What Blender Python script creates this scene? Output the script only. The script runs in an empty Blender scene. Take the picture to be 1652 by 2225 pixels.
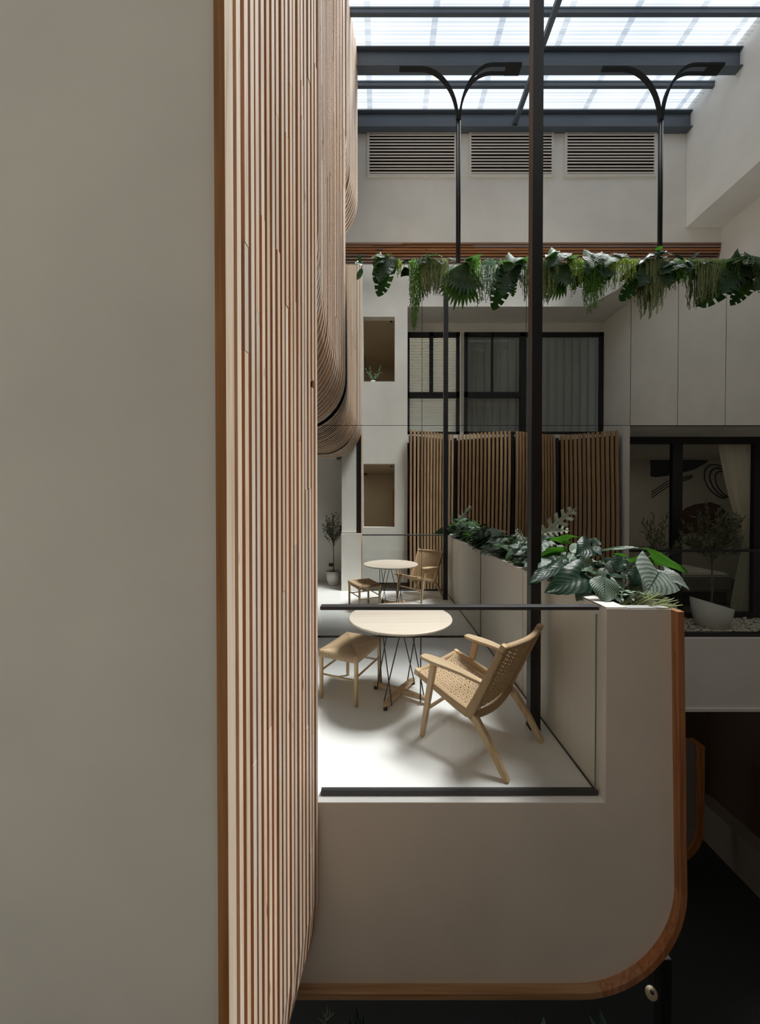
import bpy, math, random
from mathutils import Vector, Matrix
R = math.radians
random.seed(7)
scn = bpy.context.scene
col = scn.collection

# ------------------------------------------------------------------ camera
PITCH = R(0.65)
cd = bpy.data.cameras.new('camera')
cd.sensor_fit = 'VERTICAL'; cd.sensor_height = 36.0; cd.sensor_width = 27.0
cd.lens = 800 / 2225 * 36.0
cd.shift_y = -7.4 / 2225
cd.clip_start = 0.02
cam = bpy.data.objects.new('camera', cd)
cam.location = (0, 0, 1.70); cam.rotation_euler = (math.pi / 2 - PITCH, 0, 0)
col.objects.link(cam); scn.camera = cam

# ------------------------------------------------------------------ world, sun, exposure
w = bpy.data.worlds.new('sky'); scn.world = w; w.use_nodes = True
bg = w.node_tree.nodes['Background']
bg.inputs[0].default_value = (0.90, 0.95, 1.0, 1); bg.inputs[1].default_value = 1.3
sd = bpy.data.lights.new('sun', 'SUN'); sd.energy = 10.2; sd.angle = R(18); sd.color = (1.0, 0.965, 0.915)
sun = bpy.data.objects.new('sun', sd)
sun.rotation_euler = Vector((0.43, 0.20, 1.0)).to_track_quat('Z', 'Y').to_euler()
sun.location = (5, 5, 14); col.objects.link(sun)
pd = bpy.data.lights.new('sky_portal', 'AREA'); pd.shape = 'RECTANGLE'; pd.size = 6.0; pd.size_y = 6.7
pd.cycles.is_portal = True
po = bpy.data.objects.new('sky_portal', pd); po.location = (2.56, 3.33, 9.25); col.objects.link(po)
vs = scn.view_settings
scn.display_settings.display_device = 'sRGB'
vs.view_transform = 'Standard'; vs.look = 'None'; vs.gamma = 1.0; vs.use_curve_mapping = False
vs.exposure = 0.24
cy = scn.cycles
cy.max_bounces = 14; cy.diffuse_bounces = 7; cy.glossy_bounces = 6; cy.transmission_bounces = 8
cy.transparent_max_bounces = 16; cy.caustics_reflective = False; cy.caustics_refractive = False
cy.sample_clamp_indirect = 6.0

# ------------------------------------------------------------------ pixel -> point on the plane Y
def at(px, py, Y):
    d = Vector(((px - 826) / 800.0, 0, 0)) + Vector((0, math.cos(PITCH), -math.sin(PITCH))) - Vector((0, math.sin(PITCH), math.cos(PITCH))) * ((py - 1105.1) / 800.0)
    return Vector((0, 0, 1.70)) + d * (Y / d.y)

# ------------------------------------------------------------------ materials
def nm(name):
    m = bpy.data.materials.new(name); m.use_nodes = True
    nt = m.node_tree
    return m, nt, nt.nodes, nt.links, nt.nodes['Principled BSDF']
def simple(name, c, rough=.5, metal=0.0, spec=.5):
    m, nt, N, L, b = nm(name)
    b.inputs['Base Color'].default_value = (*c, 1); b.inputs['Roughness'].default_value = rough
    b.inputs['Metallic'].default_value = metal; b.inputs['Specular IOR Level'].default_value = spec
    return m
def ramp(N, stops):
    r = N.new('ShaderNodeValToRGB')
    el = r.color_ramp.elements
    while len(el) < len(stops): el.new(0.5)
    for e, (p, c) in zip(el, stops):
        e.position = p; e.color = (*c, 1)
    return r
def plaster(name, c, rough=.85, mottle=.05, bump=.04):
    m, nt, N, L, b = nm(name)
    tc = N.new('ShaderNodeTexCoord')
    n1 = N.new('ShaderNodeTexNoise'); n1.inputs['Scale'].default_value = 1.7; n1.inputs['Detail'].default_value = 5
    L.new(tc.outputs['Object'], n1.inputs['Vector'])
    lo = tuple(x * (1 - mottle) for x in c); hi = tuple(min(1, x * (1 + mottle)) for x in c)
    r = ramp(N, [(.3, lo), (.7, hi)]); L.new(n1.outputs['Fac'], r.inputs[0]); L.new(r.outputs[0], b.inputs['Base Color'])
    n2 = N.new('ShaderNodeTexNoise'); n2.inputs['Scale'].default_value = 14; n2.inputs['Detail'].default_value = 6
    L.new(tc.outputs['Object'], n2.inputs['Vector'])
    bp = N.new('ShaderNodeBump'); bp.inputs['Strength'].default_value = bump; bp.inputs['Distance'].default_value = .02
    L.new(n2.outputs['Fac'], bp.inputs['Height']); L.new(bp.outputs[0], b.inputs['Normal'])
    b.inputs['Roughness'].default_value = rough; b.inputs['Specular IOR Level'].default_value = .3
    return m
def wood(name, cols, axis='z', rough=.55, var=.35, scale=1.0, knots=True):
    # cols: four tones dark -> light; a piece takes its own tone from its random number
    m, nt, N, L, b = nm(name)
    tc = N.new('ShaderNodeTexCoord'); oi = N.new('ShaderNodeObjectInfo')
    mp = N.new('ShaderNodeMapping')
    s = [45 * scale] * 3; s['xyz'.index(axis)] = 1.6 * scale
    mp.inputs['Scale'].default_value = s
    ad = N.new('ShaderNodeVectorMath'); ad.operation = 'ADD'
    mu = N.new('ShaderNodeMath'); mu.operation = 'MULTIPLY'; mu.inputs[1].default_value = 37
    L.new(oi.outputs['Random'], mu.inputs[0])
    cb = N.new('ShaderNodeCombineXYZ')
    for i in range(3): L.new(mu.outputs[0], cb.inputs[i])
    L.new(tc.outputs['Object'], ad.inputs[0]); L.new(cb.outputs[0], ad.inputs[1]); L.new(ad.outputs[0], mp.inputs['Vector'])
    n1 = N.new('ShaderNodeTexNoise'); n1.inputs['Scale'].default_value = 1.0; n1.inputs['Detail'].default_value = 5; n1.inputs['Distortion'].default_value = .6
    L.new(mp.outputs[0], n1.inputs['Vector'])
    r = ramp(N, [(.22, cols[0]), (.42, cols[1]), (.58, cols[2]), (.8, cols[3])]); L.new(n1.outputs['Fac'], r.inputs[0])
    # tone of the piece
    hs = N.new('ShaderNodeHueSaturation')
    mr = N.new('ShaderNodeMapRange'); mr.inputs['To Min'].default_value = 1 - var; mr.inputs['To Max'].default_value = 1 + var * .55
    L.new(oi.outputs['Random'], mr.inputs['Value']); L.new(mr.outputs[0], hs.inputs['Value'])
    m7 = N.new('ShaderNodeMath'); m7.operation = 'MULTIPLY'; m7.inputs[1].default_value = 7.31
    fr = N.new('ShaderNodeMath'); fr.operation = 'FRACT'
    L.new(oi.outputs['Random'], m7.inputs[0]); L.new(m7.outputs[0], fr.inputs[0])
    mr2 = N.new('ShaderNodeMapRange'); mr2.inputs['To Min'].default_value = 1 - var * 1.3; mr2.inputs['To Max'].default_value = 1.06
    L.new(fr.outputs[0], mr2.inputs['Value']); L.new(mr2.outputs[0], hs.inputs['Saturation'])
    L.new(r.outputs[0], hs.inputs['Color'])
    out = hs.outputs[0]
    if knots:
        mp2 = N.new('ShaderNodeMapping'); s2 = [16.0] * 3; s2['xyz'.index(axis)] = 3.2; mp2.inputs['Scale'].default_value = s2
        L.new(ad.outputs[0], mp2.inputs['Vector'])
        vo = N.new('ShaderNodeTexVoronoi'); vo.inputs['Scale'].default_value = 1.0
        L.new(mp2.outputs[0], vo.inputs['Vector'])
        r2 = ramp(N, [(.05, (1, 1, 1)), (.13, (0, 0, 0))]); L.new(vo.outputs['Distance'], r2.inputs[0])
        vc = N.new('ShaderNodeMath'); vc.operation = 'GREATER_THAN'; vc.inputs[1].default_value = .8
        sp = N.new('ShaderNodeSeparateColor'); L.new(vo.outputs['Color'], sp.inputs[0]); L.new(sp.outputs[0], vc.inputs[0])
        m8 = N.new('ShaderNodeMath'); m8.operation = 'MULTIPLY'; L.new(r2.outputs[0], m8.inputs[0]); L.new(vc.outputs[0], m8.inputs[1])
        mx = N.new('ShaderNodeMix'); mx.data_type = 'RGBA'
        L.new(m8.outputs[0], mx.inputs[0]); L.new(out, mx.inputs[6]); mx.inputs[7].default_value = (*[c * .35 for c in cols[0]], 1)
        out = mx.outputs[2]
    L.new(out, b.inputs['Base Color'])
    bp = N.new('ShaderNodeBump'); bp.inputs['Strength'].default_value = .12; bp.inputs['Distance'].default_value = .004
    L.new(n1.outputs['Fac'], bp.inputs['Height']); L.new(bp.outputs[0], b.inputs['Normal'])
    b.inputs['Roughness'].default_value = rough; b.inputs['Specular IOR Level'].default_value = .35
    return m
def glass(name, tint=(.975, .99, .985), ior=1.3):
    m, nt, N, L, b = nm(name); N.remove(b)
    o = N['Material Output']
    t = N.new('ShaderNodeBsdfTransparent'); t.inputs[0].default_value = (*tint, 1)
    g = N.new('ShaderNodeBsdfGlossy'); g.inputs['Roughness'].default_value = 0.0; g.inputs[0].default_value = (1, 1, 1, 1)
    f = N.new('ShaderNodeLayerWeight'); f.inputs[0].default_value = .5
    pw = N.new('ShaderNodeMath'); pw.operation = 'POWER'; pw.inputs[1].default_value = 5; L.new(f.outputs['Facing'], pw.inputs[0])
    r0 = ((ior - 1) / (ior + 1)) ** 2
    ma = N.new('ShaderNodeMath'); ma.operation = 'MULTIPLY_ADD'; ma.inputs[1].default_value = .8 * (1 - r0); ma.inputs[2].default_value = r0; L.new(pw.outputs[0], ma.inputs[0])
    mx = N.new('ShaderNodeMixShader'); L.new(ma.outputs[0], mx.inputs[0]); L.new(t.outputs[0], mx.inputs[1]); L.new(g.outputs[0], mx.inputs[2])
    L.new(mx.outputs[0], o.inputs[0]); return m
def poly(name):
    m, nt, N, L, b = nm(name); N.remove(b)
    o = N['Material Output']
    tc = N.new('ShaderNodeTexCoord')
    wv = N.new('ShaderNodeTexWave'); wv.bands_direction = 'Y'; wv.inputs['Scale'].default_value = 6.5; wv.inputs['Distortion'].default_value = .15
    L.new(tc.outputs['Object'], wv.inputs['Vector'])
    no = N.new('ShaderNodeTexNoise'); no.inputs['Scale'].default_value = .8; no.inputs['Detail'].default_value = 3
    L.new(tc.outputs['Object'], no.inputs['Vector'])
    r = ramp(N, [(.0, (.56, .585, .61)), (.55, (.72, .735, .75)), (1, (.80, .81, .82))]); L.new(wv.outputs['Fac'], r.inputs[0])
    r2 = ramp(N, [(.3, (.80, .83, .86)), (.62, (1, 1, 1))]); L.new(no.outputs['Fac'], r2.inputs[0])
    mm = N.new('ShaderNodeMix'); mm.data_type = 'RGBA'; mm.blend_type = 'MULTIPLY'; mm.inputs[0].default_value = 1
    L.new(r.outputs[0], mm.inputs[6]); L.new(r2.outputs[0], mm.inputs[7])
    t = N.new('ShaderNodeBsdfTransparent'); L.new(mm.outputs[2], t.inputs[0])
    d = N.new('ShaderNodeBsdfTranslucent'); L.new(mm.outputs[2], d.inputs[0])
    mx = N.new('ShaderNodeMixShader'); mx.inputs[0].default_value = .04
    L.new(t.outputs[0], mx.inputs[1]); L.new(d.outputs[0], mx.inputs[2]); L.new(mx.outputs[0], o.inputs[0]); return m
def leafmat(name, base, vein, n=9, slope=.45, gloss=.35, trans=.2, tcol=None, width=.5, sharp=.12, spec=.5):
    # UV: x across (0..1, midrib at .5), y along the blade
    m, nt, N, L, b = nm(name)
    uv = N.new('ShaderNodeUVMap'); sp = N.new('ShaderNodeSeparateXYZ'); L.new(uv.outputs[0], sp.inputs[0])
    def mt(op, a, bb=None):
        x = N.new('ShaderNodeMath'); x.operation = op
        for i, q in enumerate((a, bb)):
            if q is None: continue
            if isinstance(q, (int, float)): x.inputs[i].default_value = q
            else: L.new(q, x.inputs[i])
        return x.outputs[0]
    au = mt('ABSOLUTE', mt('SUBTRACT', sp.outputs[0], .5))
    ph = mt('MULTIPLY', mt('SUBTRACT', sp.outputs[1], mt('MULTIPLY', au, slope * 2)), n)
    no = N.new('ShaderNodeTexNoise'); no.inputs['Scale'].default_value = 9; L.new(uv.outputs[0], no.inputs['Vector'])
    ph = mt('ADD', ph, mt('MULTIPLY', mt('SUBTRACT', no.outputs['Fac'], .5), .5))
    tri = mt('ABSOLUTE', mt('SUBTRACT', mt('FRACT', ph), .5))   # 0..0.5
    rr = ramp(N, [(max(0, width * .5 - sharp), (0, 0, 0)), (min(1, width * .5 + sharp), (1, 1, 1))])
    L.new(tri, rr.inputs[0])
    mid = N.new('ShaderNodeMath'); mid.operation = 'LESS_THAN'; L.new(au, mid.inputs[0]); mid.inputs[1].default_value = .018
    fac = mt('MAXIMUM', rr.outputs[0], mid.outputs[0])
    mx = N.new('ShaderNodeMix'); mx.data_type = 'RGBA'; L.new(fac, mx.inputs[0])
    mx.inputs[6].default_value = (*base, 1); mx.inputs[7].default_value = (*vein, 1)
    L.new(mx.outputs[2], b.inputs['Base Color'])
    b.inputs['Roughness'].default_value = gloss; b.inputs['Specular IOR Level'].default_value = spec
    bp = N.new('ShaderNodeBump'); bp.inputs['Strength'].default_value = .35; bp.inputs['Distance'].default_value = .006
    L.new(tri, bp.inputs['Height']); L.new(bp.outputs[0], b.inputs['Normal'])
    if trans:
        o = N['Material Output']; t = N.new('ShaderNodeBsdfTranslucent'); t.inputs[0].default_value = (*(tcol or base), 1)
        ms = N.new('ShaderNodeMixShader'); ms.inputs[0].default_value = trans
        L.new(b.outputs[0], ms.inputs[1]); L.new(t.outputs[0], ms.inputs[2]); L.new(ms.outputs[0], o.inputs[0])
    return m
def cordmat(name, c1, c2, axis='y', scale=60, rough=.8, bump=.6):
    m, nt, N, L, b = nm(name)
    tc = N.new('ShaderNodeTexCoord')
    wv = N.new('ShaderNodeTexWave'); wv.bands_direction = axis.upper(); wv.inputs['Scale'].default_value = scale; wv.inputs['Distortion'].default_value = .6; wv.inputs['Detail'].default_value = 1
    L.new(tc.outputs['Object'], wv.inputs['Vector'])
    r = ramp(N, [(.1, c1), (.6, c2)]); L.new(wv.outputs['Fac'], r.inputs[0]); L.new(r.outputs[0], b.inputs['Base Color'])
    bp = N.new('ShaderNodeBump'); bp.inputs['Strength'].default_value = bump; bp.inputs['Distance'].default_value = .003
    L.new(wv.outputs['Fac'], bp.inputs['Height']); L.new(bp.outputs[0], b.inputs['Normal'])
    b.inputs['Roughness'].default_value = rough; b.inputs['Specular IOR Level'].default_value = .25
    return m

M = {}
M['white'] = plaster('warm_white_plaster', (.76, .735, .68))
M['wall'] = plaster('wall_plaster', (.82, .80, .75))
M['sill'] = plaster('sunlit_sill', (.90, .89, .86), bump=.08)  # paler than the panel: sunlight on the sill put into the colour
M['planter'] = plaster('planter_panel', (.76, .72, .65), rough=.6, mottle=.03, bump=.015)
M['beige'] = plaster('beige_room_plaster', (.50, .44, .35))
M['floorw'] = plaster('epoxy_floor', (.86, .85, .83), rough=.28, mottle=.03, bump=.01)
M['darkfloor'] = plaster('darkened_floor', (.022, .022, .021), rough=.7)  # shade of the lower level put into the floor colour
M['lowwall'] = plaster('darkened_brown_plaster', (.075, .045, .028), rough=.8)  # dim lighting of the lower walls put into this brown
M['lowledge'] = plaster('shade_dimmed_plaster', (.20, .165, .13))  # shade put into the colour of the low ledge and rounded panel
M['slat'] = wood('ash_slat', [(.54, .38, .26), (.73, .58, .44), (.79, .66, .52), (.84, .74, .63)], 'z', var=.14)
M['slatside'] = wood('orange_slat_side', [(.48, .23, .10), (.62, .33, .16), (.70, .40, .20), (.76, .46, .25)], 'z', var=.25, knots=False)  # more orange tone for the two narrow sides of each slat
M['slatx'] = wood('dark_teak_slat', [(.20, .085, .035), (.30, .13, .055), (.38, .18, .08), (.46, .24, .12)], 'x', var=.4)
M['trimwood'] = wood('reddish_timber', [(.24, .085, .03), (.36, .14, .05), (.44, .19, .075), (.52, .26, .11)], 'z', var=.1)
M['trimx'] = wood('pine_timber', [(.28, .15, .075), (.39, .23, .12), (.46, .29, .16), (.52, .35, .21)], 'x', var=.1)
M['post'] = wood('brown_post_timber', [(.26, .11, .04), (.36, .165, .065), (.44, .22, .09), (.52, .28, .13)], 'z', var=.05)
M['colface'] = wood('dark_column_timber', [(.05, .03, .018), (.09, .055, .035), (.13, .085, .055), (.17, .12, .08)], 'z', var=.05)
M['screen'] = wood('screen_timber', [(.36, .20, .09), (.50, .31, .16), (.58, .38, .21), (.64, .44, .26)], 'z', var=.12, knots=False)
M['oak'] = wood('oiled_oak', [(.46, .30, .15), (.57, .40, .225), (.64, .47, .29), (.69, .54, .36)], 'z', rough=.42, var=.08, scale=.8, knots=False)
M['oaky'] = wood('oiled_oak_rail', [(.46, .30, .15), (.57, .40, .225), (.64, .47, .29), (.69, .54, .36)], 'y', rough=.42, var=.08, scale=.8, knots=False)
M['oakx'] = wood('oiled_oak_cross', [(.46, .30, .15), (.57, .40, .225), (.64, .47, .29), (.69, .54, .36)], 'x', rough=.42, var=.08, scale=.8, knots=False)
M['top'] = wood('pale_ash_top', [(.60, .50, .40), (.66, .565, .46), (.70, .61, .51), (.74, .66, .57)], 'x', rough=.4, var=.02, scale=.5, knots=False)
M['cord'] = cordmat('paper_cord', (.42, .28, .15), (.66, .48, .30), 'y', 75)
M['cordx'] = cordmat('paper_cord_cross', (.42, .28, .15), (.66, .48, .30), 'x', 75)
M['weave'] = cordmat('woven_cord', (.50, .35, .20), (.68, .50, .32), 'y', 110, bump=.3)
M['black'] = simple('black_steel', (.012, .012, .013), .38)
M['rail'] = simple('dark_grey_rail', (.04, .04, .042), .45)
M['seal'] = simple('clear_seal', (.30, .32, .31), .4)
M['frame'] = simple('black_window_frame', (.010, .010, .011), .5)
M['beam'] = simple('blue_grey_steel', (.085, .105, .13), .55)
M['back'] = simple('black_backing', (.006, .006, .006), .9)
M['brownback'] = simple('dark_backing', (.035, .02, .012), .9)
M['warmback'] = simple('warm_backing', (.20, .08, .03), .9)
M['lamp'] = simple('charcoal_lamp', (.014, .015, .016), .75, 0, .25)
M['grey'] = simple('grey_coping', (.42, .42, .41), .6)
M['vent'] = simple('painted_louvre', (.74, .70, .64), .6)
M['pale'] = simple('galvanised_rafter', (.85, .86, .87), .5)
M['ventback'] = simple('vent_dark', (.02, .012, .008), .9)
M['mirror'] = simple('mirror_silver', (.86, .88, .86), 0.0, 1.0)
M['joint'] = simple('mirror_joint', (.05, .045, .04), .5)
M['glass'] = glass('clear_glass')
M['wglass'] = glass('window_glass', (.95, .96, .95), 1.3)
M['dglass'] = glass('tinted_bedroom_glass', (.86, .87, .84), 1.2)
M['bglass'] = glass('balustrade_glass', (.93, .95, .94), 1.2)
M['poly'] = poly('corrugated_polycarbonate')
M['pot'] = plaster('white_pot', (.74, .73, .70), rough=.5, mottle=.02, bump=.01)
M['soil'] = plaster('soil', (.05, .035, .025), rough=.95, mottle=.4, bump=.6)
M['pebble'] = plaster('pebble', (.80, .75, .66), rough=.7, mottle=.15)
M['linen'] = plaster('white_linen', (.66, .65, .63), rough=.9, mottle=.03, bump=.05)
def cloth(name, c, tr):
    m, nt, N, L, b = nm(name); b.inputs['Base Color'].default_value = (*c, 1); b.inputs['Roughness'].default_value = .9; b.inputs['Specular IOR Level'].default_value = .1
    t = N.new('ShaderNodeBsdfTranslucent'); t.inputs[0].default_value = (*c, 1); ms = N.new('ShaderNodeMixShader'); ms.inputs[0].default_value = tr
    L.new(b.outputs[0], ms.inputs[1]); L.new(t.outputs[0], ms.inputs[2]); L.new(ms.outputs[0], N['Material Output'].inputs[0]); return m
M['curtg'] = cloth('grey_curtain', (.27, .275, .27), .12)
M['curtb'] = cloth('linen_curtain', (.84, .81, .74), .35)
M['blind'] = simple('white_blind', (.80, .81, .80), .7)
M['mural_d'] = simple('mural_charcoal', (.02, .02, .02), .9)
M['mural_b'] = simple('mural_brown', (.12, .05, .025), .9)
M['bark'] = plaster('bark', (.16, .12, .085), rough=.9, mottle=.25, bump=.4)
M['stem'] = simple('green_stem', (.10, .16, .05), .5)
M['cream'] = simple('cream_enamel', (.72, .62, .42), .5)
M['l_dark'] = leafmat('leaf_dark_glossy', (.010, .026, .016), (.022, .048, .028), 7, gloss=.34, trans=.06, tcol=(.04, .12, .03), spec=.14)
M['l_mon'] = leafmat('leaf_monstera', (.042, .085, .046), (.066, .118, .062), 8, gloss=.55, trans=.25, tcol=(.09, .24, .05), spec=.22)
M['l_sil'] = leafmat('leaf_silver', (.26, .32, .27), (.018, .045, .028), 7, slope=.55, gloss=.45, trans=.1, width=.72, sharp=.2)
M['l_cal'] = leafmat('leaf_striped', (.22, .29, .21), (.014, .042, .022), 10, slope=.6, gloss=.42, trans=.1, width=.34, sharp=.1)
M['l_mint'] = leafmat('leaf_mint', (.42, .54, .42), (.24, .36, .25), 8, gloss=.42, trans=.25, width=.8)
M['l_lime'] = leafmat('leaf_bright', (.045, .13, .022), (.028, .08, .015), 7, gloss=.45, trans=.35, tcol=(.08, .28, .02), width=.8)
M['l_mid'] = leafmat('leaf_mid_green', (.045, .11, .055), (.10, .17, .10), 8, gloss=.35, trans=.2, tcol=(.07, .2, .04))
M['l_grey'] = leafmat('leaf_grey_green', (.32, .36, .27), (.20, .25, .17), 6, gloss=.5, trans=.15, width=.8)
M['l_palm'] = leafmat('leaf_palm', (.075, .14, .055), (.05, .10, .04), 3, gloss=.5, trans=.35, tcol=(.16, .36, .07), spec=.3)
M['vine'] = leafmat('vine_leaf', (.30, .56, .14), (.24, .45, .10), 3, gloss=.5, trans=.45, tcol=(.35, .7, .14))
M['viney'] = leafmat('vine_leaf_yellow', (.48, .60, .16), (.4, .5, .12), 3, gloss=.5, trans=.45, tcol=(.5, .68, .14))
M['vineb'] = leafmat('vine_leaf_blue', (.34, .52, .38), (.26, .42, .3), 3, gloss=.45, trans=.3, tcol=(.2, .42, .2))
M['moss'] = leafmat('rhipsalis_strand', (.55, .62, .36), (.46, .54, .28), 3, gloss=.6, trans=.45, tcol=(.6, .7, .35))
M['olive'] = leafmat('olive_leaf', (.12, .15, .09), (.09, .11, .07), 3, gloss=.5, trans=.2, tcol=(.15, .2, .08))

# ------------------------------------------------------------------ mesh helpers
class MB:
    def __init__(s): s.v = []; s.f = []; s.uv = {}; s.sm = set(); s.mi = {}; s.mat2 = None
    def add(s, vs, fs, smooth=False, uvs=None):
        o = len(s.v); s.v += [tuple(x) for x in vs]
        for k, f in enumerate(fs):
            if smooth: s.sm.add(len(s.f))
            s.f.append(tuple(i + o for i in f))
        if uvs:
            for i, u in enumerate(uvs): s.uv[o + i] = u
        return s
    def box(s, x0, x1, y0, y1, z0, z1):
        vs = [(x, y, z) for z in (z0, z1) for y in (y0, y1) for x in (x0, x1)]
        return s.add(vs, [(0, 2, 3, 1), (4, 5, 7, 6), (0, 1, 5, 4), (2, 6, 7, 3), (0, 4, 6, 2), (1, 3, 7, 5)])
    def bbox(s, x0, x1, y0, y1, z0, z1, b=.004):
        # box with chamfered vertical and horizontal outer edges (two rings inset)
        def ring(z, i): return [(x0 + i, y0 + i, z), (x1 - i, y0 + i, z), (x1 - i, y1 - i, z), (x0 + i, y1 - i, z)]
        vs = ring(z0, b) + ring(z0 + b, 0) + ring(z1 - b, 0) + ring(z1, b)
        fs = [(3, 2, 1, 0), (12, 13, 14, 15)]
        for k in range(3):
            for i in range(4):
                j = (i + 1) % 4; fs.append((4 * k + i, 4 * k + j, 4 * k + 4 + j, 4 * k + 4 + i))
        return s.add(vs, fs)
    def sweep(s, rings, cap=True, smooth=False, closed=True):
        k = len(rings[0]); vs = [p for r in rings for p in r]; fs = []
        for i in range(len(rings) - 1):
            for j in range(k if closed else k - 1):
                j2 = (j + 1) % k
                fs.append((i * k + j, i * k + j2, (i + 1) * k + j2, (i + 1) * k + j))
        o = len(s.v); s.add(vs, fs, smooth)
        if cap:
            s.f.append(tuple(o + j for j in range(k - 1, -1, -1)))
            s.f.append(tuple(o + (len(rings) - 1) * k + j for j in range(k)))
        return s
    def tube(s, pts, r, n=8, smooth=True, flat=None):
        pts = [Vector(p) for p in pts]; rs = r if isinstance(r, (list, tuple)) else [r] * len(pts)
        rings = []; up = None
        for i, p in enumerate(pts):
            t = (pts[min(i + 1, len(pts) - 1)] - pts[max(i - 1, 0)])
            if t.length < 1e-9: t = Vector((0, 0, 1))
            t.normalize()
            if up is None:
                up = Vector((0, 0, 1)) if abs(t.z) < .9 else Vector((1, 0, 0))
            a = t.cross(up)
            if a.length < 1e-6: a = t.cross(Vector((0, 1, 0)))
            a.normalize(); b = a.cross(t).normalized(); up = b
            k = flat or 1.0
            rings.append([p + (a * math.cos(q) + b * math.sin(q) * k) * rs[i] for q in [2 * math.pi * j / n for j in range(n)]])
        return s.sweep(rings, True, smooth)
    def lathe(s, prof, c, n=24, smooth=True, cap=False):
        c = Vector(c)
        rings = [[c + Vector((r * math.cos(2 * math.pi * j / n), r * math.sin(2 * math.pi * j / n), z)) for j in range(n)] for r, z in prof]
        return s.sweep(rings, cap, smooth)
    def prism(s, poly2, fn, a, b):
        # poly2: list of (u,v); fn(u,v,w)->point; extruded w from a to b
        k = len(poly2)
        vs = [fn(u, v, a) for u, v in poly2] + [fn(u, v, b) for u, v in poly2]
        fs = [tuple(range(k - 1, -1, -1)), tuple(range(k, 2 * k))]
        for i in range(k):
            j = (i + 1) % k; fs.append((i, j, k + j, k + i))
        return s.add(vs, fs)
    def ball(s, c, r, n=10, m=6, sc=(1, 1, 1)):
        c = Vector(c); prof = []
        rings = []
        for i in range(m + 1):
            a = -math.pi / 2 + math.pi * i / m
            rr = max(1e-4, math.cos(a) * r)
            rings.append([c + Vector((rr * math.cos(2 * math.pi * j / n) * sc[0], rr * math.sin(2 * math.pi * j / n) * sc[1], math.sin(a) * r * sc[2])) for j in range(n)])
        return s.sweep(rings, True, True)
    def build(s, name, mat, parent=None, local=False, fix=True, bevel=0):
        me = bpy.data.meshes.new(name)
        off = Vector((0, 0, 0))
        if parent is not None and not local: off = Vector(parent['_b']) if '_b' in parent else off
        me.from_pydata([tuple(Vector(p) - off) for p in s.v], [], s.f)
        if s.uv:
            ul = me.uv_layers.new(name='UVMap')
            for lp in me.loops: ul.data[lp.index].uv = s.uv.get(lp.vertex_index, (0.5, 0.5))
        for i in s.sm:
            if i < len(me.polygons): me.polygons[i].use_smooth = True
        if fix:
            import bmesh
            bm = bmesh.new(); bm.from_mesh(me); bmesh.ops.recalc_face_normals(bm, faces=bm.faces); bm.to_mesh(me); bm.free()
        me.materials.append(mat)
        if s.mat2:
            me.materials.append(s.mat2)
            for i, q in s.mi.items(): me.polygons[i].material_index = q
        o = bpy.data.objects.new(name, me); col.objects.link(o)
        if parent is not None:
            o.parent = parent; o['_b'] = tuple(parent['_b']) if '_b' in parent else (0, 0, 0)
        if bevel:
            bv = o.modifiers.new('bevel', 'BEVEL'); bv.width = bevel; bv.segments = 2; bv.limit_method = 'ANGLE'; bv.angle_limit = R(40)
        return o
def thing(name, label, cat, loc=(0, 0, 0), group=None, rotz=0):
    o = bpy.data.objects.new(name, None); col.objects.link(o); o.empty_display_size = .05
    o.location = loc; o.rotation_euler = (0, 0, rotz); o['_b'] = tuple(loc)
    o['label'] = label; o['category'] = cat
    if group: o['group'] = group
    return o
def tag(o, label, cat, group=None):
    o['label'] = label; o['category'] = cat
    if group: o['group'] = group
    return o
def struct(name, mb, mat, **k):
    o = mb.build(name, mat, None, **k); o['kind'] = 'structure'; return o
def sempty(name, loc=(0, 0, 0)):
    o = bpy.data.objects.new(name, None); col.objects.link(o); o.location = loc; o['_b'] = tuple(loc); o['kind'] = 'structure'
    o.empty_display_size = .05; return o
def B(*a): return MB().box(*a)

# ------------------------------------------------------------------ key planes (metres; balcony floor is z = 0, camera eye 1.70)
YM = 4.69            # mirror
YP = 2.08            # balcony front panel
XR, XB = 6.17, 5.52  # right wall, right bulkhead
YV = 6.70            # far wall with the vents
ZR = 8.72            # roof sheet
LOW = -4.70          # lower floor

# ------------------------------------------------------------------ the shell
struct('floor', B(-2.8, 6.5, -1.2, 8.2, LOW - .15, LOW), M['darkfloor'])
# wall the photograph is taken from (its openings show in the mirror)
W = MB()
x0, x1 = -.423, .377
struct('wall_back_lower', B(-2.8, .70, -.22, -.03, LOW, -.30), M['lowwall'])  # unseen lower part, added dark to cut light bounced at the balcony
for a in [(-2.8, x0, -.22, -.02, -.30, ZR), (x1, .70, -.22, -.02, -.30, ZR), (x0, x1, -.22, -.02, -.30, 1.12), (x0, x1, -.22, -.02, 2.735, 4.827), (x0, x1, -.22, -.02, 6.463, ZR),
          (.70, XR, -.22, -.02, 6.72, ZR)]: W.box(*a)
struct('wall_back', W, M['wall'])
W = MB()
W.box(.70, XR, -1.0, -.86, 6.44, 6.72); W.box(2.23, 2.36, -1.0, -.86, 3.6, 6.44); W.box(.70, XR, -1.0, -.86, 3.45, 3.64)
W.box(.685, .70, -1.0, -.22, 3.45, 6.72); W.box(.70, XR, -.86, -.22, 6.72, 6.82)
struct('wall_recess', W, M['wall'])
struct('trim_1', B(.70, XR, -.86, -.76, 3.40, 3.62), M['wall'])
struct('wall_screen', B(.72, XR, -.98, -.88, LOW, 3.45), M['back'])
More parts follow.
